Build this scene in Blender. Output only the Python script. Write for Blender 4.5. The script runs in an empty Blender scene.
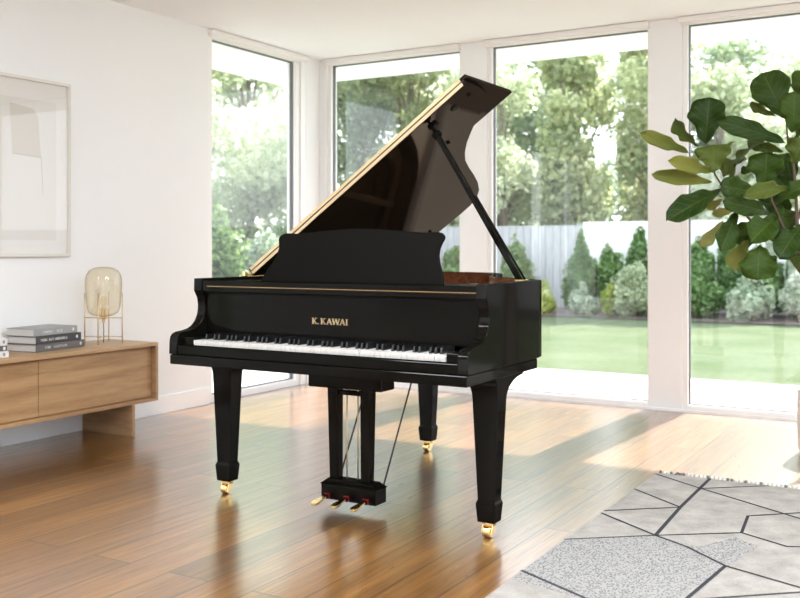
import bpy, math, random
import numpy as np
from mathutils import Vector, Matrix
R = math.radians
S = bpy.context.scene
C = S.collection
rng = random.Random(7)

# ------------------------------------------------------------------ helpers
class MB:
    """collects shapes for one mesh object"""
    def __init__(s): s.v=[]; s.f=[]; s.m=[]
    def add(s, vs, fs, mi=0):
        o=len(s.v); s.v+= [tuple(v) for v in vs]; s.f+=[tuple(i+o for i in f) for f in fs]; s.m+=[mi]*len(fs); return s
    def box(s, x0,x1,y0,y1,z0,z1, mi=0):
        vs=[(x,y,z) for z in (z0,z1) for y in (y0,y1) for x in (x0,x1)]
        return s.add(vs,[(0,2,3,1),(4,5,7,6),(0,1,5,4),(2,6,7,3),(0,4,6,2),(1,3,7,5)],mi)
    def prism(s, poly, a, b, axis='z', mi=0, mi_side=None):
        # poly counter-clockwise list of 2D points, extruded from a to b along axis
        n=len(poly)
        def P(p,h):
            if axis=='z': return (p[0],p[1],h)
            if axis=='x': return (h,p[0],p[1])
            return (p[0],h,p[1])
        vs=[P(p,a) for p in poly]+[P(p,b) for p in poly]
        s.add(vs,[tuple(range(n))[::-1],tuple(range(n,2*n))],mi)
        o=len(s.v)-2*n
        for i in range(n):
            j=(i+1)%n
            s.f.append((o+i,o+j,o+n+j,o+n+i)); s.m.append(mi if mi_side is None else mi_side)
        return s
    def tube(s, pts, r, n=10, mi=0, cap=True):
        pts=[Vector(p) for p in pts]; rs=r if isinstance(r,(list,tuple)) else [r]*len(pts)
        rings=[]; up=None
        for i,p in enumerate(pts):
            t=(pts[min(i+1,len(pts)-1)]-pts[max(i-1,0)]).normalized()
            if up is None:
                up=Vector((0,0,1)) if abs(t.z)<.9 else Vector((1,0,0))
            a=(up-t*up.dot(t)).normalized(); b=t.cross(a); up=a
            rings.append([p+(a*math.cos(2*math.pi*k/n)+b*math.sin(2*math.pi*k/n))*rs[i] for k in range(n)])
        vs=[v for q in rings for v in q]; fs=[]
        for i in range(len(pts)-1):
            for k in range(n):
                l=(k+1)%n; fs.append((i*n+k,i*n+l,(i+1)*n+l,(i+1)*n+k))
        if cap: fs+= [tuple(range(n))[::-1], tuple(range((len(pts)-1)*n,len(pts)*n))]
        return s.add(vs,fs,mi)
    def lathe(s, prof, c=(0,0,0), n=32, mi=0):
        vs=[]; fs=[]
        for r,z in prof:
            for k in range(n):
                a=2*math.pi*k/n; vs.append((c[0]+r*math.cos(a),c[1]+r*math.sin(a),c[2]+z))
        for i in range(len(prof)-1):
            for k in range(n):
                l=(k+1)%n; fs.append((i*n+k,i*n+l,(i+1)*n+l,(i+1)*n+k))
        if prof[0][0]>1e-4: fs.append(tuple(range(n))[::-1])
        if prof[-1][0]>1e-4: fs.append(tuple(range((len(prof)-1)*n,len(prof)*n)))
        return s.add(vs,fs,mi)
    def frustum(s, a, b, z0, z1, mi=0):
        # a,b = (x0,x1,y0,y1) at z0 and z1
        vs=[(x,y,z0) for y in a[2:] for x in a[:2]]+[(x,y,z1) for y in b[2:] for x in b[:2]]
        return s.add(vs,[(0,2,3,1),(4,5,7,6),(0,1,5,4),(2,6,7,3),(0,4,6,2),(1,3,7,5)],mi)
    def move(s, M):
        s.v=[tuple(M@Vector(v)) for v in s.v]; return s
    def build(s, name, mats, parent=None, bevel=0, smooth=False, seg=2):
        me=bpy.data.meshes.new(name)
        org=Vector((0,0,0))
        if parent is not None: org=wloc(parent)
        else:
            a=np.array(s.v); org=Vector(((a[:,0].min()+a[:,0].max())/2,(a[:,1].min()+a[:,1].max())/2,a[:,2].min()))
        me.from_pydata([tuple(Vector(v)-org) for v in s.v],[],s.f)
        if not isinstance(mats,(list,tuple)): mats=[mats]
        for m in mats: me.materials.append(m)
        me.polygons.foreach_set('material_index',s.m)
        if smooth: me.polygons.foreach_set('use_smooth',[True]*len(me.polygons))
        me.update()
        o=bpy.data.objects.new(name,me); C.objects.link(o)
        if parent is not None: o.parent=parent
        else: o.location=org
        if bevel:
            b=o.modifiers.new('bevel','BEVEL'); b.width=bevel; b.segments=seg; b.limit_method='ANGLE'; b.angle_limit=R(40)
            b.harden_normals=False
        return o
def wloc(o):
    v=Vector(o.location)
    while o.parent is not None: o=o.parent; v+=Vector(o.location)
    return v
def tag(o,label=None,cat=None,group=None,kind=None):
    if label: o['label']=label
    if cat: o['category']=cat
    if group: o['group']=group
    if kind: o['kind']=kind
    return o
def empty(name,loc,label=None,cat=None,group=None,kind=None):
    o=bpy.data.objects.new(name,None); C.objects.link(o); o.location=loc; o.empty_display_size=.1
    return tag(o,label,cat,group,kind)

# ------------------------------------------------------------------ materials
def mat(name):
    m=bpy.data.materials.new(name); m.use_nodes=True; nt=m.node_tree
    return m,nt,nt.nodes['Principled BSDF']
def simple(name,col,rough=.5,metal=0,coat=0,spec=.5,ior=1.5,trans=0,sheen=0):
    m,nt,b=mat(name)
    b.inputs['Base Color'].default_value=(*col,1); b.inputs['Roughness'].default_value=rough
    b.inputs['Metallic'].default_value=metal; b.inputs['Coat Weight'].default_value=coat
    b.inputs['Coat Roughness'].default_value=.03
    b.inputs['Specular IOR Level'].default_value=spec; b.inputs['IOR'].default_value=ior
    b.inputs['Transmission Weight'].default_value=trans; b.inputs['Sheen Weight'].default_value=sheen
    return m
def N(nt,t,**k):
    n=nt.nodes.new(t)
    for a,v in k.items():
        if a.startswith('_'): n.inputs[a[1:].replace('_',' ')].default_value=v
        else: setattr(n,a,v)
    return n
def ramp(nt,stops,interp='LINEAR'):
    n=nt.nodes.new('ShaderNodeValToRGB'); e=n.color_ramp.elements; n.color_ramp.interpolation=interp
    while len(e)<len(stops): e.new(.5)
    for i,(p,c) in enumerate(stops): e[i].position=p; e[i].color=(*c,1)
    return n
def L(nt,a,b): nt.links.new(a,b)
def noisy(name,c1,c2,scale=8,rough=.6,stretch=(1,1,1),detail=5,bump=0,metal=0,coat=0):
    m,nt,b=mat(name)
    tc=N(nt,'ShaderNodeTexCoord'); mp=N(nt,'ShaderNodeMapping'); mp.inputs['Scale'].default_value=stretch
    no=N(nt,'ShaderNodeTexNoise',_Scale=scale,_Detail=detail)
    L(nt,tc.outputs['Object'],mp.inputs[0]); L(nt,mp.outputs[0],no.inputs['Vector'])
    r=ramp(nt,[(.3,c1),(.7,c2)]); L(nt,no.outputs['Fac'],r.inputs[0]); L(nt,r.outputs[0],b.inputs['Base Color'])
    b.inputs['Roughness'].default_value=rough; b.inputs['Metallic'].default_value=metal; b.inputs['Coat Weight'].default_value=coat
    if bump:
        bp=N(nt,'ShaderNodeBump',_Strength=bump); bp.inputs['Distance'].default_value=.01
        L(nt,no.outputs['Fac'],bp.inputs['Height']); L(nt,bp.outputs[0],b.inputs['Normal'])
    return m
def oak(name,base,dark,axis='y',rough=.45,scale=1.0,coat=0):
    """straight grained oak with cathedral rings, grain along axis"""
    m,nt,b=mat(name)
    tc=N(nt,'ShaderNodeTexCoord'); mp=N(nt,'ShaderNodeMapping')
    st={'y':(9,.8,9),'x':(.8,9,9),'z':(9,9,.8)}[axis]
    mp.inputs['Scale'].default_value=tuple(k*scale for k in st)
    L(nt,tc.outputs['Object'],mp.inputs[0])
    n1=N(nt,'ShaderNodeTexNoise',_Scale=1.1,_Detail=3); L(nt,mp.outputs[0],n1.inputs['Vector'])
    mul=N(nt,'ShaderNodeMath',operation='MULTIPLY'); mul.inputs[1].default_value=9; L(nt,n1.outputs['Fac'],mul.inputs[0])
    fr=N(nt,'ShaderNodeMath',operation='PINGPONG'); fr.inputs[1].default_value=1; L(nt,mul.outputs[0],fr.inputs[0])
    n2=N(nt,'ShaderNodeTexNoise',_Scale=9,_Detail=6,_Roughness=.7); L(nt,mp.outputs[0],n2.inputs['Vector'])
    ad=N(nt,'ShaderNodeMath',operation='MULTIPLY_ADD'); ad.inputs[1].default_value=.4
    L(nt,fr.outputs[0],ad.inputs[0]); L(nt,n2.outputs['Fac'],ad.inputs[2])
    r=ramp(nt,[(.3,base),(.95,dark)]); L(nt,ad.outputs[0],r.inputs[0]); L(nt,r.outputs[0],b.inputs['Base Color'])
    b.inputs['Roughness'].default_value=rough; b.inputs['Coat Weight'].default_value=coat
    bp=N(nt,'ShaderNodeBump',_Strength=.08); bp.inputs['Distance'].default_value=.004
    L(nt,n2.outputs['Fac'],bp.inputs['Height']); L(nt,bp.outputs[0],b.inputs['Normal'])
    return m
def schlick(nt,f0,k):
    """two-sided fresnel curve f0 + k(1-|cos|)^5"""
    ge=N(nt,'ShaderNodeNewGeometry'); dt=N(nt,'ShaderNodeVectorMath',operation='DOT_PRODUCT'); L(nt,ge.outputs['Incoming'],dt.inputs[0]); L(nt,ge.outputs['Normal'],dt.inputs[1])
    ab=N(nt,'ShaderNodeMath',operation='ABSOLUTE'); L(nt,dt.outputs['Value'],ab.inputs[0])
    om=N(nt,'ShaderNodeMath',operation='SUBTRACT'); om.inputs[0].default_value=1; L(nt,ab.outputs[0],om.inputs[1])
    pw=N(nt,'ShaderNodeMath',operation='POWER'); pw.inputs[1].default_value=5; L(nt,om.outputs[0],pw.inputs[0])
    ma=N(nt,'ShaderNodeMath',operation='MULTIPLY_ADD'); ma.inputs[1].default_value=k; ma.inputs[2].default_value=f0; L(nt,pw.outputs[0],ma.inputs[0])
    return ma.outputs[0]
def lacquer(name,col,f0,k,rough,tint=(1,.97,.93)):
    m=bpy.data.materials.new(name); m.use_nodes=True; nt=m.node_tree; nt.nodes.clear()
    o=N(nt,'ShaderNodeOutputMaterial'); mx=N(nt,'ShaderNodeMixShader')
    d=N(nt,'ShaderNodeBsdfDiffuse'); d.inputs[0].default_value=(*col,1)
    g=N(nt,'ShaderNodeBsdfGlossy'); g.inputs['Roughness'].default_value=rough; g.inputs['Color'].default_value=(*tint,1)
    L(nt,schlick(nt,f0,k),mx.inputs[0]); L(nt,d.outputs[0],mx.inputs[1]); L(nt,g.outputs[0],mx.inputs[2]); L(nt,mx.outputs[0],o.inputs[0])
    return m
def glassy(name,tint=(1,1,1),f0=.07,k=.8):
    """thin clear pane: see-through with fresnel reflections"""
    m=bpy.data.materials.new(name); m.use_nodes=True; nt=m.node_tree; nt.nodes.clear()
    o=N(nt,'ShaderNodeOutputMaterial'); mx=N(nt,'ShaderNodeMixShader')
    t=N(nt,'ShaderNodeBsdfTransparent'); t.inputs[0].default_value=(*tint,1)
    g=N(nt,'ShaderNodeBsdfGlossy'); g.inputs['Roughness'].default_value=0.0; g.inputs['Color'].default_value=(1,1,1,1)
    L(nt,schlick(nt,f0,k),mx.inputs[0]); L(nt,t.outputs[0],mx.inputs[1]); L(nt,g.outputs[0],mx.inputs[2]); L(nt,mx.outputs[0],o.inputs[0])
    return m
def leafmat(name,stops,rough=.45,trans=.45,scale=1):
    """leaf colours picked per leaf from the 'tint' attribute, with light passing through"""
    m=bpy.data.materials.new(name); m.use_nodes=True; nt=m.node_tree; b=nt.nodes['Principled BSDF']; o=nt.nodes['Material Output']
    at=N(nt,'ShaderNodeAttribute'); at.attribute_name='tint'
    r=ramp(nt,stops); L(nt,at.outputs['Fac'],r.inputs[0]); L(nt,r.outputs[0],b.inputs['Base Color'])
    b.inputs['Roughness'].default_value=rough
    tr=N(nt,'ShaderNodeBsdfTranslucent'); L(nt,r.outputs[0],tr.inputs[0])
    mx=N(nt,'ShaderNodeMixShader'); mx.inputs[0].default_value=trans
    L(nt,b.outputs[0],mx.inputs[1]); L(nt,tr.outputs[0],mx.inputs[2]); L(nt,mx.outputs[0],o.inputs[0])
    return m

M={}
M['wall']=noisy('wall_paint',(.83,.84,.838),(.84,.85,.848),3,.75,bump=.01)
M['ceil']=noisy('ceiling_paint',(.85,.875,.895),(.86,.885,.905),3,.85)
M['frame']=simple('frame_white',(.85,.85,.84),.35)
M['blind']=simple('blind_fabric',(.84,.83,.81),.7)
M['seal']=simple('dark_seal',(.13,.13,.13),.5)
M['steel_edge']=simple('brushed_aluminium',(.6,.6,.6),.3,1)
M['glass']=glassy('window_glass',(.975,.985,.98),.075,.8)
M['picglass']=glassy('picture_glass',(1,1,1),.06,.8)
M['black']=lacquer('black_lacquer',(.0045,.004,.003),.010,.085,.08)
M['lidblack']=lacquer('lid_lacquer',(.008,.006,.0045),.026,.02,.06,(1,.82,.66))
M['black_satin']=lacquer('black_satin',(.0045,.004,.003),.005,.08,.4)
M['black_key']=simple('black_key',(.008,.008,.008),.25)
M['white_key']=simple('white_key',(.66,.63,.585),.22)
M['brass']=simple('brass',(.86,.62,.28),.2,1)
M['brass_soft']=simple('brass_brushed',(.66,.49,.29),.42,1)
M['goldplate']=noisy('gold_plate',(.72,.50,.20),(.80,.57,.25),30,.4,metal=0)
M['rimwood']=oak('rim_veneer',(.22,.065,.025),(.10,.03,.012),'y',.25)
M['board']=oak('soundboard_spruce',(.58,.34,.13),(.42,.22,.08),'y',.35)
M['redfelt']=simple('red_felt',(.20,.012,.012),.95,spec=.1)
M['string']=simple('steel_string',(.5,.44,.33),.35,1)
M['steel']=simple('polished_steel',(.7,.7,.68),.2,1)
M['darkiron']=simple('dark_rod',(.03,.03,.03),.35)
M['oak']=oak('oak_front',(.49,.305,.145),(.30,.16,.066),'y',.5,.62)
M['oak_x']=oak('oak_panel',(.44,.275,.14),(.29,.16,.075),'x',.5)
M['oak_top']=oak('oak_top',(.52,.345,.18),(.39,.235,.11),'y',.38)
M['pages']=noisy('book_pages',(.46,.44,.42),(.60,.58,.55),60,.9,(1,1,30))
def cover(n,c): return noisy(n,tuple(k*.94 for k in c),c,25,.5)

# floor: wide planks running along the room, lacquered
def floor_mat():
    m,nt,b=mat('oak_floor')
    tc=N(nt,'ShaderNodeTexCoord'); sx=N(nt,'ShaderNodeSeparateXYZ'); L(nt,tc.outputs['Object'],sx.inputs[0])
    cb=N(nt,'ShaderNodeCombineXYZ'); L(nt,sx.outputs['Y'],cb.inputs['X']); L(nt,sx.outputs['X'],cb.inputs['Y'])
    def brick(c1,c2,mortar):
        bk=N(nt,'ShaderNodeTexBrick',offset=.37,offset_frequency=2)
        bk.inputs['Scale'].default_value=1; bk.inputs['Brick Width'].default_value=1.9; bk.inputs['Row Height'].default_value=.19
        bk.inputs['Mortar Size'].default_value=.0036; bk.inputs['Mortar Smooth'].default_value=.1
        bk.inputs['Color1'].default_value=c1; bk.inputs['Color2'].default_value=c2; bk.inputs['Mortar'].default_value=mortar
        L(nt,cb.outputs[0],bk.inputs['Vector']); return bk
    rnd=brick((0,0,0,1),(1,1,1,1),(.5,.5,.5,1))
    # grain, shifted per plank
    off=N(nt,'ShaderNodeMath',operation='MULTIPLY'); off.inputs[1].default_value=37; L(nt,rnd.outputs['Color'],off.inputs[0])
    ox=N(nt,'ShaderNodeMath',operation='ADD'); L(nt,sx.outputs['Y'],ox.inputs[0]); L(nt,off.outputs[0],ox.inputs[1])
    g=N(nt,'ShaderNodeCombineXYZ'); L(nt,ox.outputs[0],g.inputs['X']); L(nt,sx.outputs['X'],g.inputs['Y']); L(nt,off.outputs[0],g.inputs['Z'])
    mp=N(nt,'ShaderNodeMapping'); mp.inputs['Scale'].default_value=(.55,11,1); L(nt,g.outputs[0],mp.inputs[0])
    n1=N(nt,'ShaderNodeTexNoise',_Scale=1.2,_Detail=4,_Distortion=.6); L(nt,mp.outputs[0],n1.inputs['Vector'])
    mul=N(nt,'ShaderNodeMath',operation='MULTIPLY'); mul.inputs[1].default_value=6; L(nt,n1.outputs['Fac'],mul.inputs[0])
    pp=N(nt,'ShaderNodeMath',operation='PINGPONG'); pp.inputs[1].default_value=1; L(nt,mul.outputs[0],pp.inputs[0])
    n2=N(nt,'ShaderNodeTexNoise',_Scale=7,_Detail=7,_Roughness=.7); L(nt,mp.outputs[0],n2.inputs['Vector'])
    ad=N(nt,'ShaderNodeMath',operation='MULTIPLY_ADD'); ad.inputs[1].default_value=.28; L(nt,pp.outputs[0],ad.inputs[0]); L(nt,n2.outputs['Fac'],ad.inputs[2])
    r=ramp(nt,[(.3,(.30,.145,.038)),(.62,(.215,.096,.022)),(.95,(.105,.042,.010))]); L(nt,ad.outputs[0],r.inputs[0])
    hs=N(nt,'ShaderNodeHueSaturation'); L(nt,r.outputs[0],hs.inputs['Color'])
    vr=N(nt,'ShaderNodeMapRange'); vr.inputs['To Min'].default_value=.70; vr.inputs['To Max'].default_value=1.25; L(nt,rnd.outputs['Color'],vr.inputs['Value']); L(nt,vr.outputs[0],hs.inputs['Value'])
    mx=N(nt,'ShaderNodeMix',data_type='RGBA'); mx.inputs[7].default_value=(.05,.025,.012,1)
    L(nt,rnd.outputs['Fac'],mx.inputs[0]); L(nt,hs.outputs[0],mx.inputs[6]); L(nt,mx.outputs[2],b.inputs['Base Color'])
    rr=N(nt,'ShaderNodeMapRange'); rr.inputs['To Min'].default_value=.24; rr.inputs['To Max'].default_value=.34; L(nt,n2.outputs['Fac'],rr.inputs['Value']); L(nt,rr.outputs[0],b.inputs['Roughness'])
    b.inputs['Specular IOR Level'].default_value=.62
    b.inputs['Coat Weight'].default_value=1; b.inputs['Coat Roughness'].default_value=.215; b.inputs['Coat IOR'].default_value=1.75
    bp=N(nt,'ShaderNodeBump',_Strength=.25); bp.inputs['Distance'].default_value=.002
    iv=N(nt,'ShaderNodeMath',operation='MULTIPLY_ADD'); iv.inputs[1].default_value=-1; L(nt,rnd.outputs['Fac'],iv.inputs[0])
    sc=N(nt,'ShaderNodeMath',operation='MULTIPLY'); sc.inputs[1].default_value=.12; L(nt,n2.outputs['Fac'],sc.inputs[0]); L(nt,sc.outputs[0],iv.inputs[2])
    L(nt,iv.outputs[0],bp.inputs['Height']); L(nt,bp.outputs[0],b.inputs['Normal'])
    return m
M['floor']=floor_mat()

# ------------------------------------------------------------------ room shell
XL,XR,YB,YF,H=-4.88,2.6,6.93,-1.6,2.79
T=.065          # depth from wall face to window plane
def struct(o): o['kind']='structure'; return o
struct(MB().box(XL-.3,XR+.3,YF-.3,YB+.12,-.2,0).build('floor',M['floor'])).location  # floor slab
fl=bpy.data.objects['floor']
struct(MB().box(XL-.3,XR+.3,YF-.3,YB+.3,H,H+.35).build('ceiling',M['ceil']))
struct(MB().box(XL-1.15,XL-.3,-1.5,YB+1.05,H+.02,H+.3).box(XL-.3,XR+1.0,YB+.3,YB+1.05,H+.02,H+.3).build('trim_1',M['ceil']))   # roof overhang
# left wall with one window opening
WL0,WL1=5.50,6.73
CW0,CW1=.45,2.3
wl=MB().box(XL-.14,XL,YF-.3,CW0,0,H).box(XL-.14,XL,CW0,CW1,2.5,H).box(XL-.14,XL,CW1,WL0,0,H).box(XL-.14,XL,WL1,YB+.13,0,H)
struct(wl.build('wall_left',M['wall']))
# back wall: pillars between full height windows
PX=[(-4.80,-3.50),(-3.27,-1.98),(-1.75,-.46),(-.23,1.06),(1.29,2.45)]
wb=MB(); last=XL
for a,b in PX:
    wb.box(last,a,YB,YB+.12,0,H); last=b
wb.box(last,XR+.3,YB,YB+.12,0,H)
struct(wb.build('wall_back',M['wall']))
# unseen right and front walls; their windows are added to let in fill daylight
RW=[(.2,2.6),(3.2,5.6)]
wr=MB(); last=YF-.3
for a,b in RW:
    wr.box(XR,XR+.3,last,a,0,H).box(XR,XR+.3,a,b,2.6,H); last=b
wr.box(XR,XR+.3,last,YB,0,H)
struct(wr.build('wall_right',M['wall']))
wf=MB().box(XL,-4.2,YF-.3,YF,0,H).box(-1.6,-.4,YF-.3,YF,0,H).box(2.2,XR,YF-.3,YF,0,H).box(-4.2,-1.6,YF-.3,YF,2.6,H).box(-.4,2.2,YF-.3,YF,2.6,H).box(-4.2,-1.6,YF-.3,YF,0,.5)
struct(wf.build('wall_front',M['wall']))
struct(MB().box(XL,XL+.014,YF,WL0,0,.125).box(XL,XL+.014,WL1,YB,0,.125).build('baseboard_left',M['frame'],bevel=.003))

wn=[0]
def window_y(x0,x1,yg,fr=.035,z0=0,z1=None,fR=.022):
    """window in the back wall, facing -Y"""
    z1=z1 or H
    wn[0]+=1; e=empty('window_%d'%wn[0],((x0+x1)/2,yg,z0),kind='structure')
    m=MB()
    m.box(x0,x0+fr,yg-.04,yg+.05,z0,z1).box(x1-fR,x1,yg-.04,yg+.05,z0,z1)
    m.box(x0+fr,x1-fR,yg-.04,yg+.05,z0,z0+.05).box(x0+fr,x1-fR,yg-.04,yg+.05,z1-.05,z1)
    m.build('window_frame',M['frame'],e,bevel=.004)
    g=MB(); s=.007
    a,b,c,d=x0+fr,x1-fR,z0+.05,z1-.05
    g.box(a,a+s,yg-.012,yg+.02,c,d).box(b-s,b,yg-.012,yg+.02,c,d).box(a+s,b-s,yg-.012,yg+.02,c,c+s).box(a+s,b-s,yg-.012,yg+.02,d-s,d)
    g.build('window_gasket',M['seal'],e)
    MB().add([(a,yg+.004,c),(b,yg+.004,c),(b,yg+.004,d),(a,yg+.004,d)],[(0,1,2,3)]).build('window_pane',M['glass'],e)
    return e
for a,b in PX: window_y(a,b,YB+T-.01)
def window_x(y0,y1,xg,fr=.05,z0=0,z1=None,fR=None):
    fR=fR or fr
    z1=z1 or H
    wn[0]+=1; e=empty('window_%d'%wn[0],(xg,(y0+y1)/2,z0),kind='structure')
    m=MB()
    m.box(xg-.05,xg+.04,y0,y0+fr,z0,z1).box(xg-.05,xg+.04,y1-fR,y1,z0,z1)
    m.box(xg-.05,xg+.04,y0+fr,y1-fR,z0,z0+.055).box(xg-.05,xg+.04,y0+fr,y1-fR,z1-.06,z1)
    if fR>.08: m.box(xg+.04,xg+.055,y1-fR+.055,y1,z0,z1)
    m.build('window_frame',M['frame'],e,bevel=.004)
    a,b,c,d=y0+fr,y1-fR,z0+.055,z1-.06; s=.007; g=MB()
    g.box(xg-.02,xg+.012,a,a+s,c,d).box(xg-.02,xg+.012,b-s,b,c,d).box(xg-.02,xg+.012,a+s,b-s,c,c+s).box(xg-.02,xg+.012,a+s,b-s,d-s,d)
    g.build('window_gasket',M['seal'],e)
    MB().add([(xg,a,c),(xg,b,c),(xg,b,d),(xg,a,d)],[(0,1,2,3)]).build('window_pane',M['glass'],e)
    return e
window_x(WL0,WL1,XL-T+.01,fr=.06,fR=.125)
wc=window_x(CW0,CW1,XL-.07,z1=2.5)
# sheer curtains hanging in front of the window nearest the camera side of the left wall
sheer=bpy.data.materials.new('sheer_voile'); sheer.use_nodes=True; nt=sheer.node_tree; nt.nodes.clear()
o_=N(nt,'ShaderNodeOutputMaterial'); ms=N(nt,'ShaderNodeMixShader'); ms.inputs[0].default_value=.8; ta=N(nt,'ShaderNodeBsdfTransparent'); tl=N(nt,'ShaderNodeBsdfTranslucent'); tl.inputs[0].default_value=(.95,.95,.94,1)
L(nt,ta.outputs[0],ms.inputs[1]); L(nt,tl.outputs[0],ms.inputs[2]); L(nt,ms.outputs[0],o_.inputs[0])
for c0,c1 in ((1.36,2.14),(.50,1.18)):
    cm=MB(); nn_=90; ys=[c0+(c1-c0)*i/nn_ for i in range(nn_+1)]
    for z in (.04,2.56):
        cm.v+=[(XL+.09+.028*math.sin(y*58)+.01*math.sin(y*23+z),y,z) for y in ys]
    cm.f=[(i,i+1,nn_+2+i,nn_+1+i) for i in range(nn_)]; cm.m=[0]*nn_
    cm.build('sheer_curtain',sheer,wc,smooth=True)
MB().tube([(XL+.09,.35,2.58),(XL+.09,2.35,2.58)],.012,10).box(XL+.001,XL+.09,.40,.42,2.572,2.588).box(XL+.001,XL+.09,2.28,2.30,2.572,2.588).build('curtain_rail',M['frame'],wc)
for a,b in RW: window_x(a,b,XR+.15,z1=2.6)  # right wall windows, added out of view as a daylight source
window_y(-4.2,-1.6,YF-.15,z0=.5,z1=2.6); window_y(-.4,2.2,YF-.15,z1=2.6)  # front wall windows, likewise added for more daylight
# thin threshold strip along the window wall
struct(MB().box(XL,XR,YB-.012,YB,0,.018).build('baseboard_back',M['frame']))

# roller blinds rolled up under the ceiling
def blind(name,label,p0,p1,axis):
    m=MB()
    if axis=='x':
        x0,x1=p0,p1; e=empty(name,((x0+x1)/2,YB-.02,H-.07),label,'roller blind','rolled up white roller blinds')
        m.box(x0,x1,YB-.045,YB+.03,H-.046,H-.002); m.build('blind_cassette',M['blind'],e,bevel=.008)
        MB().box(x0+.01,x1-.01,YB-.02,YB+.0,H-.054,H-.046).build('bottom_bar',M['frame'],e,bevel=.002)
    else:
        y0,y1=p0,p1; e=empty(name,(XL+.02,(y0+y1)/2,H-.07),label,'roller blind','rolled up white roller blinds')
        m.box(XL-.03,XL+.045,y0,y1,H-.046,H-.002); m.build('blind_cassette',M['blind'],e,bevel=.008)
        MB().box(XL,XL+.02,y0+.01,y1-.01,H-.054,H-.046).build('bottom_bar',M['frame'],e,bevel=.002)
blind('roller_blind','rolled up white blind cassette above the window on the left wall',WL0,WL1,'y')
blind('roller_blind','rolled up white blind cassette above the window just right of the room corner',-4.80,-3.50,'x')
blind('roller_blind','rolled up white blind cassette above the window directly behind the piano lid prop',-3.29,-1.98,'x')
blind('roller_blind','rolled up white blind cassette above the window behind the fig plant',-1.77,-.46,'x')

# ------------------------------------------------------------------ grand piano
px0,px1=-3.09,-1.60
piano=empty('grand_piano',(-2.345,3.9,0),'glossy black grand piano with raised lid standing in the middle of the wooden floor','piano')
outer=[(-1.60,3.42),(-1.60,3.90),(-1.612,3.97),(-1.65,4.03),(-1.72,4.10),(-1.80,4.165),(-1.88,4.235),(-1.96,4.32),(-2.02,4.41),(-2.075,4.52),(-2.125,4.66),(-2.17,4.79),(-2.225,4.90),(-2.29,4.99),(-2.37,5.05),(-2.46,5.08),(-2.98,5.09),(-3.04,5.075),(-3.078,5.04),(-3.09,4.98),(-3.09,3.42)]
def inset(pl,d):
    out=[]
    n=len(pl)
    for i in range(n):
        if i==0: t=Vector(pl[1])-Vector(pl[0])
        elif i==n-1: t=Vector(pl[-1])-Vector(pl[-2])
        else: t=(Vector(pl[i+1])-Vector(pl[i])).normalized()+(Vector(pl[i])-Vector(pl[i-1])).normalized()
        t.normalize(); nrm=Vector((-t.y,t.x)); out.append((pl[i][0]+nrm.x*d,pl[i][1]+nrm.y*d))
    return out
inner=inset(outer,.045)
zt,zb=1.02,.686
m=MB(); n=len(outer)
vs=[(x,y,z) for z in (zb,zt) for x,y in outer]+[(x,y,z) for z in (zb,zt) for x,y in inner]
m.v=vs
for i in range(n-1):
    m.f.append((i,i+1,n+i+1,n+i)); m.m.append(0)
    m.f.append((2*n+i+1,2*n+i,3*n+i,3*n+i+1)); m.m.append(0 if i==n-2 else 1)
    m.f.append((n+i,n+i+1,3*n+i+1,3*n+i)); m.m.append(0)
    m.f.append((i+1,i,2*n+i,2*n+i+1)); m.m.append(0)
prof=[(3.42,.686),(3.42,1.02),(3.385,1.02),(3.383,.965),(3.392,.95),(3.404,.93),(3.410,.90),(3.408,.87),(3.400,.845),(3.385,.822),(3.362,.803),(3.335,.792),(3.30,.786),(3.262,.783),(3.24,.776),(3.228,.762),(3.224,.74),(3.222,.686)]
for a,b in ((px0,px0+.045),(px1-.045,px1)):
    k0=len(m.f)
    m.prism(prof,a,b,'x')
    del m.f[k0+2]; del m.m[k0+2]       # the face that meets the rim
import bmesh
rim=m.build('case_rim',[M['black'],M['rimwood']],piano)
bb=bmesh.new(); bb.from_mesh(rim.data); bmesh.ops.remove_doubles(bb,verts=bb.verts,dist=.0006); bmesh.ops.recalc_face_normals(bb,faces=bb.faces)
bb.to_mesh(rim.data); bb.free()
rim.data.shade_smooth(); rim.data.set_sharp_from_angle(angle=R(32))
bv=rim.modifiers.new('bevel','BEVEL'); bv.width=.0025; bv.segments=2; bv.limit_method='ANGLE'; bv.angle_limit=R(50)
# keybed below
MB().box(px0+.008,px1-.002,3.219,3.90,.642,.6845).build('keybed',M['black'],piano,bevel=.004)
MB().box(px0+.045,px1-.045,3.228,3.248,.686,.726).build('key_slip',M['black'],piano,bevel=.003)
KX0,KX1=-2.972,-1.708
for a,b in ((px0+.045,KX0-.001),(KX1+.001,px1-.045)):
    MB().box(a,b,3.255,3.43,.686,.762).build('key_block',M['black'],piano,bevel=.003)
# fallboard with curved foot, nameboard beam above
fb=[(3.4195,.772),(3.4195,.955),(3.45,.955),(3.45,.772)]
fallboard=MB().prism(fb[::-1],px0+.045,px1-.045,'x').build('fallboard',M['black'],piano,bevel=.002)
MB().box(px0+.045,px1-.045,3.39,3.62,.960,1.011).build('music_shelf',M['black'],piano,bevel=.003)
MB().box(px0+.075,px1-.048,3.388,3.392,.9835,.9865).build('brass_rail',simple('dull_copper',(.42,.26,.13),.4,1),piano)
MB().box(px0+.045,px1-.045,3.395,3.45,.686,.69).box(px0+.045,px1-.045,3.40,3.43,.955,.960).build('key_bed_lining',M['black_satin'],piano)
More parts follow.
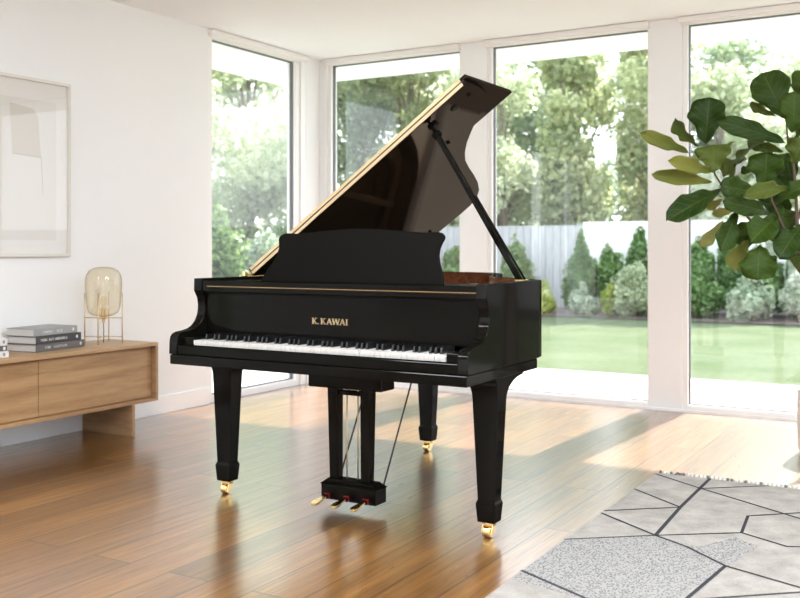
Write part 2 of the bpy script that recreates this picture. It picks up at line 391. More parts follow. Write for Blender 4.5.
# lettering on the fallboard: K. KAWAI with serifs, thin inlay
def letters():
    m=MB(); thick,thin=.0055,.0026; h=.0262; y0,y1=3.4155,3.4195
    def st(x0,z0,x1,z1,w):
        dx,dz=x1-x0,z1-z0
        if abs(dz)<1e-9: m.prism([(x0,z0-w/2),(x1,z0-w/2),(x1,z0+w/2),(x0,z0+w/2)],y0,y1,'y'); return
        m.prism([(x0-w/2,z0),(x0+w/2,z0),(x1+w/2,z1),(x1-w/2,z1)],y0,y1,'y')
    def serif(x,z,w=.0105): m.prism([(x-w/2,z),(x+w/2,z),(x+w/2,z+.0018),(x-w/2,z+.0018)],y0,y1,'y')
    def K(x):
        st(x+.005,0,x+.005,h,thick); st(x+.007,h*.42,x+.021,h,thin); st(x+.010,h*.55,x+.0225,0,thick)
        for sx in (.005,.0225): serif(x+sx,0)
        for sx in (.005,.020): serif(x+sx,h-.0018)
        return x+.030
    def A(x):
        st(x+.003,0,x+.0135,h,thin); st(x+.024,0,x+.0135,h,thick); st(x+.007,h*.33,x+.021,h*.33,.0022)
        serif(x+.003,0,.009); serif(x+.024,0,.010); return x+.0285
    def W(x):
        st(x+.009,0,x+.002,h,thick); st(x+.009,0,x+.0175,h,thin); st(x+.026,0,x+.0175,h,thick); st(x+.026,0,x+.034,h,thin)
        serif(x+.003,h-.0018,.010); serif(x+.033,h-.0018,.009); serif(x+.0175,h-.0018,.009); return x+.037
    def I(x): st(x+.005,0,x+.005,h,thick); serif(x+.005,0); serif(x+.005,h-.0018); return x+.011
    x=0; x=K(x); m.prism([(x-.001,0),(x+.003,0),(x+.003,.0042),(x-.001,.0042)],y0,y1,'y'); x+=.013
    x=K(x); x=A(x-.002); x=W(x); x=A(x-.002); x=I(x+.001)
    w=x; k=.186/w
    m.v=[(-2.352-.093+v[0]*k,v[1],.833+v[2]) for v in m.v]
    return m
letters().build('nameplate_lettering',M['brass_soft'],fallboard)
# keys
nw=52; kw=(KX1-KX0)/nw; gap=.0018
wk=None
names=['A','B','C','D','E','F','G']
for i in range(nw):
    x=KX0+i*kw
    if wk is None:
        wk=MB().box(x+gap/2,x+kw-gap/2,3.252,3.418,.734,.7505).box(x+gap/2,x+kw-gap/2,3.254,3.30,.728,.734).build('white_key',M['white_key'],piano,bevel=.0012)
    else:
        k=wk.copy(); C.objects.link(k); k.parent=piano; k.location=(i*kw,0,0)
bk=None
for i in range(nw-1):
    if names[i%7] in 'ACDFG' and not (names[i%7]=='A' and False):
        xc=KX0+(i+1)*kw
        if bk is None:
            bk=MB().frustum((xc-.0055,xc+.0055,3.305,3.415),(xc-.0042,xc+.0042,3.312,3.415),.7505,.775).build('black_key',M['black_key'],piano,bevel=.0012); x_b0=xc
        else:
            k=bk.copy(); C.objects.link(k); k.parent=piano; k.location=(xc-x_b0,0,0)
# music desk
def desk():
    cx=-2.312
    half=[(0,.258),(.10,.256),(.20,.248),(.28,.240),(.34,.236),(.405,.239),(.425,.234),(.437,.222),(.438,.208),(.428,.19),(.419,.165),(.417,.135),(.424,.10),(.437,.065),(.447,.03),(.450,0)]
    pts=[(cx-a-(.048*(1-z/.258)**1.3-.030*(z/.258) if a else 0),z) for a,z in half][::-1][:-1]+[(cx+a,z) for a,z in half]
    # points run left-bottom -> top -> right-bottom : reverse for ccw
    m=MB().prism(pts[::-1],0,.018,'y')
    Mx=Matrix.Translation((0,3.52,1.005))@Matrix.Diagonal((1,1,.945,1))@Matrix.Rotation(R(-9),4,'X')
    return m.move(Mx)
desk().build('music_desk',M['black_satin'],piano,bevel=.004)
# inside: soundboard, iron plate, strings, felt
MB().prism(inset(outer,.05)+[],.86,.875,'z').build('soundboard',M['board'],piano)
pin=inset(outer,.052)
plate=MB()
pi2=inset(outer,.13)
for i in range(n-1):
    vs=[(*pin[i],.93),(*pin[i+1],.93),(*pi2[i+1],.94),(*pi2[i],.94)]
    plate.add(vs,[(0,1,2,3)])
plate.box(px0+.05,px1-.05,3.62,3.84,.925,.94)
for x0,y1_ in ((-2.86,5.0),(-2.55,5.0),(-2.26,4.85),(-1.98,4.3)):
    a=x0; plate.add([(a-.018,3.84,.962),(a+.018,3.84,.962),(a-.10+.018,y1_,.962),(a-.10-.018,y1_,.962),(a-.018,3.84,.94),(a+.018,3.84,.94),(a-.10+.018,y1_,.94),(a-.10-.018,y1_,.94)],[(0,1,2,3),(7,6,5,4),(0,4,5,1),(1,5,6,2),(2,6,7,3),(3,7,4,0)])
plate.build('iron_plate',M['goldplate'],piano,bevel=.002)
# felt bands follow the bent side
pf0,pf1=inset(outer,.17),inset(outer,.215); fe=MB()
for i in range(5,n-3): fe.add([(*pf0[i],.943),(*pf0[i+1],.943),(*pf1[i+1],.946),(*pf1[i],.946)],[(0,1,2,3)])
fe.build('red_felt_band',M['redfelt'],piano)
MB().box(px0+.09,px1-.09,3.80,3.822,.9405,.95).build('felt_strip',M['redfelt'],piano)
bent=[p for p in pi2]
def ymax(x):
    ys=[]
    for i in range(n-1):
        (x0,y0),(x1,y1)=pi2[i],pi2[i+1]
        if (x0-x)*(x1-x)<=0 and abs(x1-x0)>1e-5:
            ys.append(y0+(y1-y0)*(x-x0)/(x1-x0))
    return max(ys) if ys else None
st=MB()
for i in range(96):
    x=-2.99+i*(1.30/95)
    xe=x-.10 if x-.10>-2.97 else -2.965
    y=ymax(max(xe,-2.95)) or 4.0
    if y<3.95: continue
    w=.0013 if x>-2.6 else .0022
    st.add([(x-w,3.66,.951),(x+w,3.66,.951),(xe+w,y-.01,.951),(xe-w,y-.01,.951),(x,3.66,.9545),(xe,y-.01,.9545)],[(0,1,2,3),(0,4,5,3),(1,2,5,4)])
s_=st.build('strings',M['string'],piano); s_['kind']='stuff'
# bridge
br=MB()
bp_=[(-1.80,3.98),(-1.95,4.18),(-2.13,4.40),(-2.25,4.62),(-2.40,4.80),(-2.62,4.88)]
for (xa,ya),(xb,yb) in zip(bp_,bp_[1:]): br.tube([(xa,ya,.905),(xb,yb,.905)],.02,8)
br.build('bridge',M['board'],piano)
# dampers rail
MB().box(px0+.12,px1-.2,3.845,3.865,.962,.985).build('damper_rail',M['black_satin'],piano,bevel=.002)

# lid: main panel + front flap folded back onto it
th=R(35.7)
LM=Matrix.Translation((-3.068,0,1.006))@Matrix.Rotation(-th,4,'Y')
def onlid(r,y,h=0): return LM@Vector((r,y,h))
lidpoly=[(.03,3.75),(1.478,3.75),(1.480,3.80),(1.475,3.90),(1.462,3.98),(1.43,4.04),(1.37,4.10),(1.29,4.155),(1.225,4.215),(1.15,4.29),(1.085,4.375),(1.03,4.47),(.98,4.60),(.935,4.73),(.885,4.86),(.83,4.97),(.765,5.05),(.69,5.09),(.60,5.10),(.10,5.10),(.06,5.085),(.035,5.05),(.03,5.0)]
lid=MB().prism(lidpoly,0,.019,'z').move(LM).build('lid',M['lidblack'],piano,bevel=.003)
MB().box(.03,1.495,3.752,4.235,.0225,.0415).move(LM).build('lid_front_flap',M['lidblack'],piano,bevel=.003)
for h0,h1 in ((.003,.0175),(.024,.039)):
    MB().box(.04,1.462,3.7475,3.7515,h0,h1).move(LM).build('brass_edge_strip',M['brass_soft'],lid,bevel=0)
MB().box(.04,1.474,3.7500,3.755,.019,.0225).move(LM).build('lid_hinge',M['darkiron'],lid)
for r,y in ((1.425,3.86),(1.13,4.12),(.90,4.66),(.43,4.98)):
    MB().lathe([(.009,-.008),(.009,.002)],(0,0,0),16).move(LM@Matrix.Translation((r,y,0))).build('rubber_bumper',M['black_satin'],lid)
MB().lathe([(.018,-.006),(.020,.001)],(0,0,0),20).move(LM@Matrix.Translation((1.335,3.86,0))).build('lock_cup',M['black_satin'],lid)
MB().box(1.19,1.235,3.83,3.86,-.012,.001).move(LM).build('prop_cup',M['black_satin'],lid,bevel=.002)
# spine hinges
for y in (3.80,4.85):
    MB().tube([(px0-.004,y-.05,1.026),(px0-.004,y+.05,1.026)],.007,10).box(px0-.004,px0+.03,y-.05,y+.05,1.0202,1.024).build('spine_hinge',M['brass'],piano,smooth=False)
MB().box(px0+.016,px0+.032,3.71,3.735,1.0202,1.045).build('hinge_bracket',M['brass'],piano,bevel=.003)
# prop stick
top=onlid(1.205,3.845,-.012); foot=Vector((-1.665,3.885,1.0))
d=(top-foot)
def bar(p,q,w,t,name,mt,par,bv=.002):
    p,q=Vector(p),Vector(q); z=(q-p).normalized(); x=Vector((0,1,0)); x=(x-z*x.dot(z)).normalized(); y=z.cross(x)
    vs=[]
    for e in (p,q):
        for a,b in ((-1,-1),(1,-1),(1,1),(-1,1)): vs.append(e+x*w/2*a+y*t/2*b)
    return MB().add(vs,[(0,3,2,1),(4,5,6,7),(0,1,5,4),(1,2,6,5),(2,3,7,6),(3,0,4,7)]).build(name,mt,par,bevel=bv)
prop=bar(foot,foot+d*.965,.020,.024,'lid_prop',M['black'],piano,.003)
bar(foot+d*.95,top,.012,.013,'prop_tip',M['black_satin'],prop)
MB().lathe([(.0,-.02),(.016,-.018),(.018,0),(.016,.018),(0,.02)],(0,0,0),14).move(Matrix.Translation(foot+d*.955)@Matrix.Rotation(R(50),4,'Y')).build('prop_collar',M['black_satin'],prop)
bar(foot+d*.02+Vector((.02,.0,.01)),foot+d*.55+Vector((.014,0,.008)),.010,.008,'short_prop',M['black'],prop,.001)
MB().box(-1.69,-1.648,3.855,3.915,1.0,1.024).build('prop_bracket',M['brass'],piano,bevel=.003)

# legs
def leg(cx,cy,long_y=True):
    e=MB(); w=.056
    rings=[(.148,.037,.031,0)]
    K=14
    rings.append((.545,w,.040,0))
    for i in range(1,K+1):
        a=i/K*math.pi/2; k=1-math.cos(a); rings.append((.545+.097*math.sin(a)*.92,w,.040,k))
    rings.append((.642,w,.040,1))
    vs=[];fs=[]
    for z,hx,hy,k in rings:
        x0,x1=cx-hx-.040*k,cx+hx+(.002 if long_y else .030*k); y0,y1=cy-hy-.02*k,cy+hy+(.17 if long_y else .04)*k
        vs+=[(x0,y0,z),(x1,y0,z),(x1,y1,z),(x0,y1,z)]
    for i in range(len(rings)-1):
        for q in range(4):
            p=(q+1)%4; fs.append((4*i+q,4*i+p,4*i+4+p,4*i+4+q))
    fs+=[(3,2,1,0),tuple(range(len(vs)-4,len(vs)))]
    e.add(vs,fs)
    # flared collar and foot block
    e.frustum((cx-.044,cx+.044,cy-.038,cy+.038),(cx-.037,cx+.037,cy-.031,cy+.031),.136,.152)
    e.frustum((cx-.037,cx+.037,cy-.033,cy+.033),(cx-.044,cx+.044,cy-.038,cy+.038),.062,.136)
    o=e.build('leg',M['black'],piano,bevel=.003)
    # brass caster: plate, fork, wheel
    c=MB().lathe([(.030,.055),(.030,.0625)],(cx,cy,0),20).lathe([(.013,.040),(.015,.057)],(cx,cy,0),16)
    oy=.012
    for s in (-1,1):
        c.prism([(cy-oy-.016,.020),(cy-oy+.012,.018),(cy+.014,.050),(cy+.008,.058),(cy-.014,.056),(cy-.020,.040)],cx+s*.021-.003,cx+s*.021+.003,'x')
    c.box(cx-.024,cx+.024,cy-.016,cy+.014,.047,.056)
    k=c.build('caster',M['brass'],o,bevel=.0015)
    wv=MB().lathe([(.0,-.017),(.021,-.017),(.0245,-.013),(.0245,.013),(.021,.017),(0,.017)],(0,0,0),28).move(Matrix.Translation((cx,cy-oy,.0247))@Matrix.Rotation(R(90),4,'Y'))
    wv.build('caster_wheel',M['brass'],o,bevel=.001)
leg(-1.664,3.545); leg(-3.03,3.55,False); leg(-2.668,4.865,False)
# back leg carrier and case bottom beams
MB().box(-2.80,-2.45,4.72,5.0,.642,.70).box(-2.72,-2.60,3.9,4.75,.642,.72).box(-2.2,-2.1,3.9,4.5,.66,.74).box(px0+.045,px1-.05,3.88,3.96,.66,.86).build('case_beams',M['black_satin'],piano,bevel=.004)

# pedal lyre
MB().box(-2.525,-2.145,3.50,3.61,.548,.641).build('lyre_block',M['black'],piano,bevel=.004)
lx0,lx1=-2.492,-2.205
lyre=MB().box(lx0,lx1,3.552,3.640,.046,.112).frustum((lx0-.006,lx1+.006,3.546,3.646),(lx0+.010,lx1-.010,3.558,3.634),.112,.124).frustum((lx0+.010,lx1-.010,3.558,3.634),(lx0+.026,lx1-.026,3.566,3.626),.124,.136).build('pedal_box',M['black'],piano,bevel=.003)
for a,b,c,d_ in ((-2.464,-2.418,-2.474,-2.420),(-2.300,-2.254,-2.300,-2.246)):
    MB().frustum((a,b,3.578,3.618),(c,d_,3.574,3.622),.134,.55).build('lyre_post',M['black'],piano,bevel=.003)
MB().box(-2.430,-2.305,3.585,3.615,.508,.528).build('lyre_crossbar',M['black'],piano,bevel=.002)
for x in (-2.385,-2.327):
    MB().tube([(x,3.600,.13),(x,3.600,.55)],.0028,8).build('pedal_rod',M['brass_soft'],piano,smooth=True)
for x in (-2.45,-2.216):
    MB().tube([(x,3.635,.118),(x,3.95,.66)],.004,8).build('lyre_brace',M['darkiron'],piano,smooth=True)
for x in (-2.442,-2.340,-2.240):
    p=MB()
    prf=[(3.515,.0095),(3.495,.011),(3.468,.0155),(3.448,.0185),(3.432,.018),(3.422,.013),(3.417,.006)]
    zz=[.073,.070,.066,.063,.061,.060,.059]
    top_,bot_=[],[]
    for (y,w),z in zip(prf,zz):
        top_.append([(x-w,y,z),(x+w,y,z)]); bot_.append([(x-w*.8,y,z-.012),(x+w*.8,y,z-.012)])
    vs=[v for q in top_ for v in q]+[v for q in bot_ for v in q]; k=len(prf); fs=[]
    for i in range(k-1):
        a=2*i; b=2*k+2*i
        fs+=[(a,a+2,a+3,a+1),(b,b+1,b+3,b+2),(a,b,b+2,a+2),(a+1,a+3,b+3,b+1)]
    fs+=[(0,1,2*k+1,2*k),(2*k-2,4*k-2,4*k-1,2*k-1)]
    p.add(vs,fs); p.build('pedal',M['brass'],lyre,bevel=.0015)
    MB().box(x-.011,x+.011,3.508,3.555,.058,.076).build('pedal_arm',M['black_satin'],lyre,bevel=.002)
    MB().box(x-.0135,x+.0135,3.520,3.530,.056,.079).build('pedal_felt',M['redfelt'],lyre)

# ------------------------------------------------------------------ sideboard
sx0,sx1,sy0,sy1,sz0,sz1=XL+.005,-4.43,2.58,4.525,.196,.564
sb=empty('sideboard',((sx0+sx1)/2,(sy0+sy1)/2,0),'low light oak sideboard with flat doors against the left wall','sideboard')
t_=.022
MB().box(sx0,sx1,sy0,sy1,sz1-t_,sz1).build('top_panel',M['oak_top'],sb,bevel=.002)
MB().box(sx0,sx1,sy0,sy1,sz0,sz0+t_).build('bottom_panel',M['oak'],sb,bevel=.002)
for a in (sy0,sy1-t_): MB().box(sx0,sx1,a,a+t_,sz0+t_,sz1-t_).build('side_panel',M['oak_x'],sb,bevel=.0015)
MB().box(sx0,sx0+.012,sy0+t_,sy1-t_,sz0+t_,sz1-t_).build('back_panel',M['oak'],sb)
MB().box(sx0+.012,sx1-.06,3.625,3.645,sz0+t_,sz1-t_).build('divider',M['oak_x'],sb)
for a,b in ((sy0+t_+.003,3.633),(3.637,sy1-t_-.003)):
    MB().box(sx1-.055,sx1-.034,a,b,sz0+t_+.003,sz1-t_-.006).build('door',M['oak'],sb,bevel=.0015)
for y in (2.80,4.30):
    MB().box(sx0+.01,sx1+.005-.0,y,y+.022,0,sz0).build('leg_panel',M['oak_x'],sb,bevel=.002)

# ------------------------------------------------------------------ table lamp with smoky globe
lx,lyy,lz=-4.67,4.295,sz1
lamp=empty('table_lamp',(lx,lyy,lz),'table lamp with amber glass globe in a brass frame on the sideboard','lamp')
gm,nt,b=mat('amber_glass')
nt.nodes.clear()
o_=N(nt,'ShaderNodeOutputMaterial'); mx=N(nt,'ShaderNodeMixShader'); tr=N(nt,'ShaderNodeBsdfTransparent'); tr.inputs[0].default_value=(.93,.885,.76,1)
mx2=N(nt,'ShaderNodeMixShader'); mx2.inputs[0].default_value=.05; df=N(nt,'ShaderNodeBsdfDiffuse'); df.inputs[0].default_value=(.80,.70,.50,1)
L(nt,tr.outputs[0],mx2.inputs[1]); L(nt,df.outputs[0],mx2.inputs[2])
gl=N(nt,'ShaderNodeBsdfGlossy'); gl.inputs['Roughness'].default_value=.03; L(nt,schlick(nt,.07,.9),mx.inputs[0])
tm=N(nt,'ShaderNodeMix',data_type='RGBA'); tm.inputs[6].default_value=(.95,.915,.82,1); tm.inputs[7].default_value=(.42,.34,.20,1); L(nt,schlick(nt,0.0,1.6),tm.inputs[0]); L(nt,tm.outputs[2],tr.inputs[0]); L(nt,mx2.outputs[0],mx.inputs[1]); L(nt,gl.outputs[0],mx.inputs[2]); L(nt,mx.outputs[0],o_.inputs[0])
gp=[(.0,.168),(.035,.169),(.065,.176),(.088,.192),(.099,.213),(.104,.240),(.109,.30),(.112,.36),(.111,.40),(.104,.430),(.088,.455),(.062,.470),(.03,.477),(0,.478)]
MB().lathe(gp,(lx,lyy,lz),48).build('glass_globe',gm,lamp,smooth=True)
for k in range(4):
    a=R(31.4+90*k); x=lx+.117*math.cos(a); y=lyy+.117*math.sin(a)
    MB().tube([(x,y,lz),(x,y,lz+.315)],.0034,8).build('leg',M['brass_soft'],lamp,smooth=True)
for k in range(2):
    cr=MB()
    a=R(31.4+90*k); dx,dy=.117*math.cos(a),.117*math.sin(a)
    for z in (.042,.160): 
        MB().tube([(lx-dx,lyy-dy,lz+z),(lx+dx,lyy+dy,lz+z)],.003,8).build('crossbar',M['brass_soft'],lamp,smooth=True)
MB().lathe([(0,.128),(.010,.130),(.011,.150),(.018,.158),(.018,.165),(.0155,.168),(.0155,.215),(.012,.218),(0,.218)],(lx,lyy,lz),20).build('socket',M['brass_soft'],lamp)
MB().tube([(lx,lyy,lz+.13),(lx+.002,lyy,lz+.05),(lx,lyy,lz+.004)],.0026,8).build('cord',M['darkiron'],lamp,smooth=True)
bm_=simple('bulb_glass',(.9,.85,.75),.1); MB().lathe([(.010,.218),(.014,.235),(.022,.262),(.022,.278),(.014,.293),(0,.298)],(lx,lyy,lz),20).build('bulb',glassy('bulb_clear',(.97,.93,.85),.05,.8),lamp,smooth=True)

# ------------------------------------------------------------------ books
def book(label,x1,y1,z,w,l,h,rot,col,marks,group='books lying on the sideboard'):
    """spine on +X side; x1,y1 = far spine corner; rot about that corner"""
    e=empty('book',(x1,y1,z),label,'book',group)
    e.rotation_euler=(0,0,R(rot)); 
    mt=cover('cover_'+str(rng.random())[2:6],col); c=.003
    def bld(m,name,mm,par,bv=0):
        off=wloc(par) 
        m.v=[(v[0]+off.x,v[1]+off.y,v[2]+off.z) for v in m.v]
        return m.build(name,mm,par,bevel=bv)
    m=MB().box(-w,0,-l,0,0,c).box(-w,0,-l,0,h-c,h).box(-.004,0,-l,0,c,h-c)
    sp=bld(m,'cover',mt,e,.001)
    bld(MB().box(-w+.006,-.004,-l+.005,-.005,c,h-c),'pages',M['pages'],e)
    lt=simple('foil_'+str(rng.random())[2:6],marks[0],.5); mm=MB()
    hh=h*.30
    for a,b in marks[1]:
        mm=MB()
        y=-l*(1-a)
        while y<-l*(1-b):
            wd=rng.uniform(.007,.012); q=rng.random()
            z0=h/2-hh/2
            mm.box(.0003,.0008,y,y+.002,z0,z0+hh)
            if q<.6: mm.box(.0003,.0008,y,y+wd*.7,z0+hh-.002,z0+hh)
            if q>.4: mm.box(.0003,.0008,y,y+wd*.7,z0,z0+.002)
            if .25<q<.8: mm.box(.0003,.0008,y+wd*.6,y+wd*.6+.002,z0,z0+hh)
            y+=wd*1.15
        bld(mm,'spine_title',lt,sp)
    if marks[2]:
        a=marks[2]; n_=14; pol=[(-l*(1-a)+.008*math.cos(2*math.pi*k/n_),h/2+.010*math.sin(2*math.pi*k/n_)) for k in range(n_)]
        bld(MB().prism(pol,.0003,.0009,'x'),'spine_emblem',lt,sp)
    return e
bz=sz1+.0008
book('brownish grey book with white spine lettering, lowest of the three-book stack beside the lamp',-4.628,4.105,bz,.225,.395,.042,7,(.13,.118,.115),((.62,.60,.58),[(.18,.30),(.36,.62)],.92))
book('black book with white spine lettering, middle of the three-book stack beside the lamp',-4.632,4.085,bz+.043,.222,.368,.044,7,(.035,.035,.037),((.75,.74,.72),[(.10,.24),(.27,.34),(.37,.66)],.90))
book('light grey book, topmost of the three-book stack beside the lamp',-4.640,4.062,bz+.088,.218,.345,.042,6,(.33,.33,.325),((.70,.70,.69),[(.20,.42),(.52,.62)],.90))
book('thick white book, lowest of the stack at the left edge of the photo',-4.51,3.478,bz,.22,.30,.036,-1,(.74,.73,.71),((.25,.25,.25),[(.3,.6)],.90))
book('dark grey book between white books in the stack at the left edge of the photo',-4.512,3.470,bz+.037,.21,.28,.028,-1,(.10,.10,.105),((.7,.7,.68),[(.3,.6)],.93))
book('white book above the dark one in the stack at the left edge of the photo',-4.512,3.470,bz+.066,.21,.28,.040,-1,(.76,.75,.73),((.25,.25,.25),[(.3,.6)],.92))
book('narrow white book, topmost of the stack at the left edge of the photo',-4.52,3.445,bz+.107,.17,.24,.028,-1,(.78,.77,.75),((.4,.4,.4),[(.3,.5)],None))

# ------------------------------------------------------------------ framed picture on the left wall
fy0,fy1,fz0,fz1=3.25,4.20,1.107,2.185
pic=empty('framed_picture',(XL,(fy0+fy1)/2,fz0),'pale framed abstract print behind glass hanging on the left wall','picture')
fm=MB(); fw=.020
fx0,fx1=XL+.002,XL+.026
fm.box(fx0,fx1,fy0,fy1,fz0,fz0+fw).box(fx0,fx1,fy0,fy1,fz1-fw,fz1).box(fx0,fx1,fy0,fy0+fw,fz0+fw,fz1-fw).box(fx0,fx1,fy1-fw,fy1,fz0+fw,fz1-fw)
fm.build('picture_frame',simple('frame_ash',(.70,.67,.61),.5),pic,bevel=.0015)
MB().box(XL+.003,XL+.008,fy0+fw,fy1-fw,fz0+fw,fz1-fw).build('mat_board',simple('mat_board',(.76,.74,.70),.9),pic)
ay0,ay1,az0,az1=fy0+.12,fy1-.10,fz0+.10,fz1-.13
ar=MB().box(XL+.008,XL+.0095,ay0,ay1,az0,az1,0)
def pquad(q,mi,x): ar.add([(x,*p) for p in q],[tuple(range(len(q)))],mi)
pquad([(3.78,1.72),(3.985,1.71),(3.965,1.95),(3.93,2.0),(3.76,2.02)],1,XL+.0098)  # beige shape with thin lines set on the paper
pquad([(3.985,1.71),(3.989,1.71),(4.003,1.48),(4.000,1.48)],2,XL+.0098)
pquad([(3.78,1.718),(3.985,1.708),(3.985,1.712),(3.78,1.722)],2,XL+.0100)
pquad([(3.30,1.30),(3.62,1.36),(3.60,1.75),(3.34,1.80)],1,XL+.0098)
ar.build('print',[simple('print_paper',(.70,.68,.63),.9),simple('beige_shape',(.60,.565,.49),.9),simple('thin_line',(.42,.40,.36),.9)],pic)
MB().add([(XL+.020,fy0+fw,fz0+fw),(XL+.020,fy1-fw,fz0+fw),(XL+.020,fy1-fw,fz1-fw),(XL+.020,fy0+fw,fz1-fw)],[(0,1,2,3)]).build('picture_glass',M['picglass'],pic)

# ------------------------------------------------------------------ rug
def rugmat():
    m,nt,b=mat('woven_wool')
    tc=N(nt,'ShaderNodeTexCoord')
    n1=N(nt,'ShaderNodeTexNoise',_Scale=9,_Detail=5); L(nt,tc.outputs['Object'],n1.inputs['Vector'])
    w=N(nt,'ShaderNodeTexNoise',_Scale=160,_Detail=2); L(nt,tc.outputs['Object'],w.inputs['Vector'])
    ad=N(nt,'ShaderNodeMath',operation='MULTIPLY_ADD'); ad.inputs[1].default_value=.5; L(nt,w.outputs['Fac'],ad.inputs[0]); L(nt,n1.outputs['Fac'],ad.inputs[2])
    r=ramp(nt,[(.5,(.255,.236,.208)),(.95,(.385,.360,.322))]); L(nt,ad.outputs[0],r.inputs[0]); L(nt,r.outputs[0],b.inputs['Base Color'])
    b.inputs['Roughness'].default_value=1; b.inputs['Specular IOR Level'].default_value=.1
    bp=N(nt,'ShaderNodeBump',_Strength=.5); bp.inputs['Distance'].default_value=.004; L(nt,w.outputs['Fac'],bp.inputs['Height']); L(nt,bp.outputs[0],b.inputs['Normal'])
    return m
def speckmat():
    m,nt,b=mat('speckled_wool')
    tc=N(nt,'ShaderNodeTexCoord')
    w=N(nt,'ShaderNodeTexVoronoi',_Scale=115); L(nt,tc.outputs['Object'],w.inputs['Vector'])
    r=ramp(nt,[(.33,(.10,.10,.10)),(.46,(.30,.288,.268))]); L(nt,w.outputs['Distance'],r.inputs[0]); L(nt,r.outputs[0],b.inputs['Base Color'])
    b.inputs['Roughness'].default_value=1; return m
rug=empty('rug',(-.55,3.9,0),'flat woven light grey rug with dark zigzag lines and knotted fringe','rug')
rx0,rx1,ry0,ry1=-1.375,.35,2.35,4.955
rm=MB().box(rx0,rx1,ry0,ry1,.001,.010,0)
def line(pts,w=.014,h=.0112,mi=1):
    for (xa,ya),(xb,yb) in zip(pts,pts[1:]):
        d=Vector((xb-xa,yb-ya)).normalized(); nn=Vector((-d.y,d.x))*w/2; e=d*w*.3
        rm.add([(xa-e.x+nn.x,ya-e.y+nn.y,h),(xa-e.x-nn.x,ya-e.y-nn.y,h),(xb+e.x-nn.x,yb+e.y-nn.y,h),(xb+e.x+nn.x,yb+e.y+nn.y,h)],[(0,1,2,3)],mi)
rm.add([(rx0+.002,3.63,.0106),(rx0+.002,3.1,.0106),(-.86,3.0,.0106),(-.70,3.92,.0106),(-.80,4.0,.0106),(-.90,3.80,.0106),(-1.02,3.84,.0106),(-1.082,3.855,.0106)],[(0,1,2,3,4,5,6,7)],2)
line([(rx0,4.915),(-1.115,4.732),(-.62,4.413),(-.30,4.20),(0.05,4.4),(.35,4.2)])
line([(-1.114,4.955),(-1.104,4.337),(-1.082,3.863)],.017)
line([(-1.112,4.719),(-.838,4.945)]); line([(rx0,4.555),(-1.104,4.337)]); line([(rx0,4.115),(-1.104,4.337)])
line([(rx0,4.07),(-1.082,3.863),(-.939,3.778),(-.76,3.62),(-.45,3.5),(-.2,3.66)])
line([(rx0,3.63),(-1.082,3.863),(-.792,4.074),(-.818,4.343),(-.633,4.51),(-.30,4.75),(-.1,4.95)],.013)
line([(-.792,4.074),(-.605,3.974),(-.45,4.05),(-.30,4.20)]); line([(-.45,4.05),(-.2,3.66),(.1,3.8),(.05,4.4)])
line([(-.76,3.62),(-.80,3.2),(-1.08,3.05),(rx0,3.2)],.015); line([(-.80,3.2),(-.45,3.5)]); line([(-.80,3.2),(-.5,2.9),(-.2,3.1),(-.2,3.66)]); line([(-1.08,3.05),(-1.1,2.6),(rx0,2.5)]); line([(-1.1,2.6),(-.8,2.36)]); line([(-.5,2.9),(-.52,2.36)]); line([(-.2,3.1),(.35,2.8)])
rm.build('woven_field',[rugmat(),simple('dark_yarn',(.045,.045,.05),1,spec=.1),speckmat()],rug)
# knotted fringe along the far edge: an end of twisted yarn
fr_=MB()
k=rx0+.01
while k<rx1-.01:
    a=rng.uniform(-.012,.012); dk=rng.random()<.45
    l_=rng.uniform(.028,.045)
    fr_.tube([(k,ry1-.004,.008),(k+a*.4,ry1+l_*.45,.013),(k+a,ry1+l_,.006)],[.0055,.0075,.003],6,1 if dk else 0)
    k+=rng.uniform(.015,.023)
f_=fr_.build('fringe',[simple('fringe_yarn',(.60,.575,.54),1,spec=.1),simple('fringe_yarn_dark',(.12,.115,.11),1,spec=.1)],rug); f_['kind']='stuff'

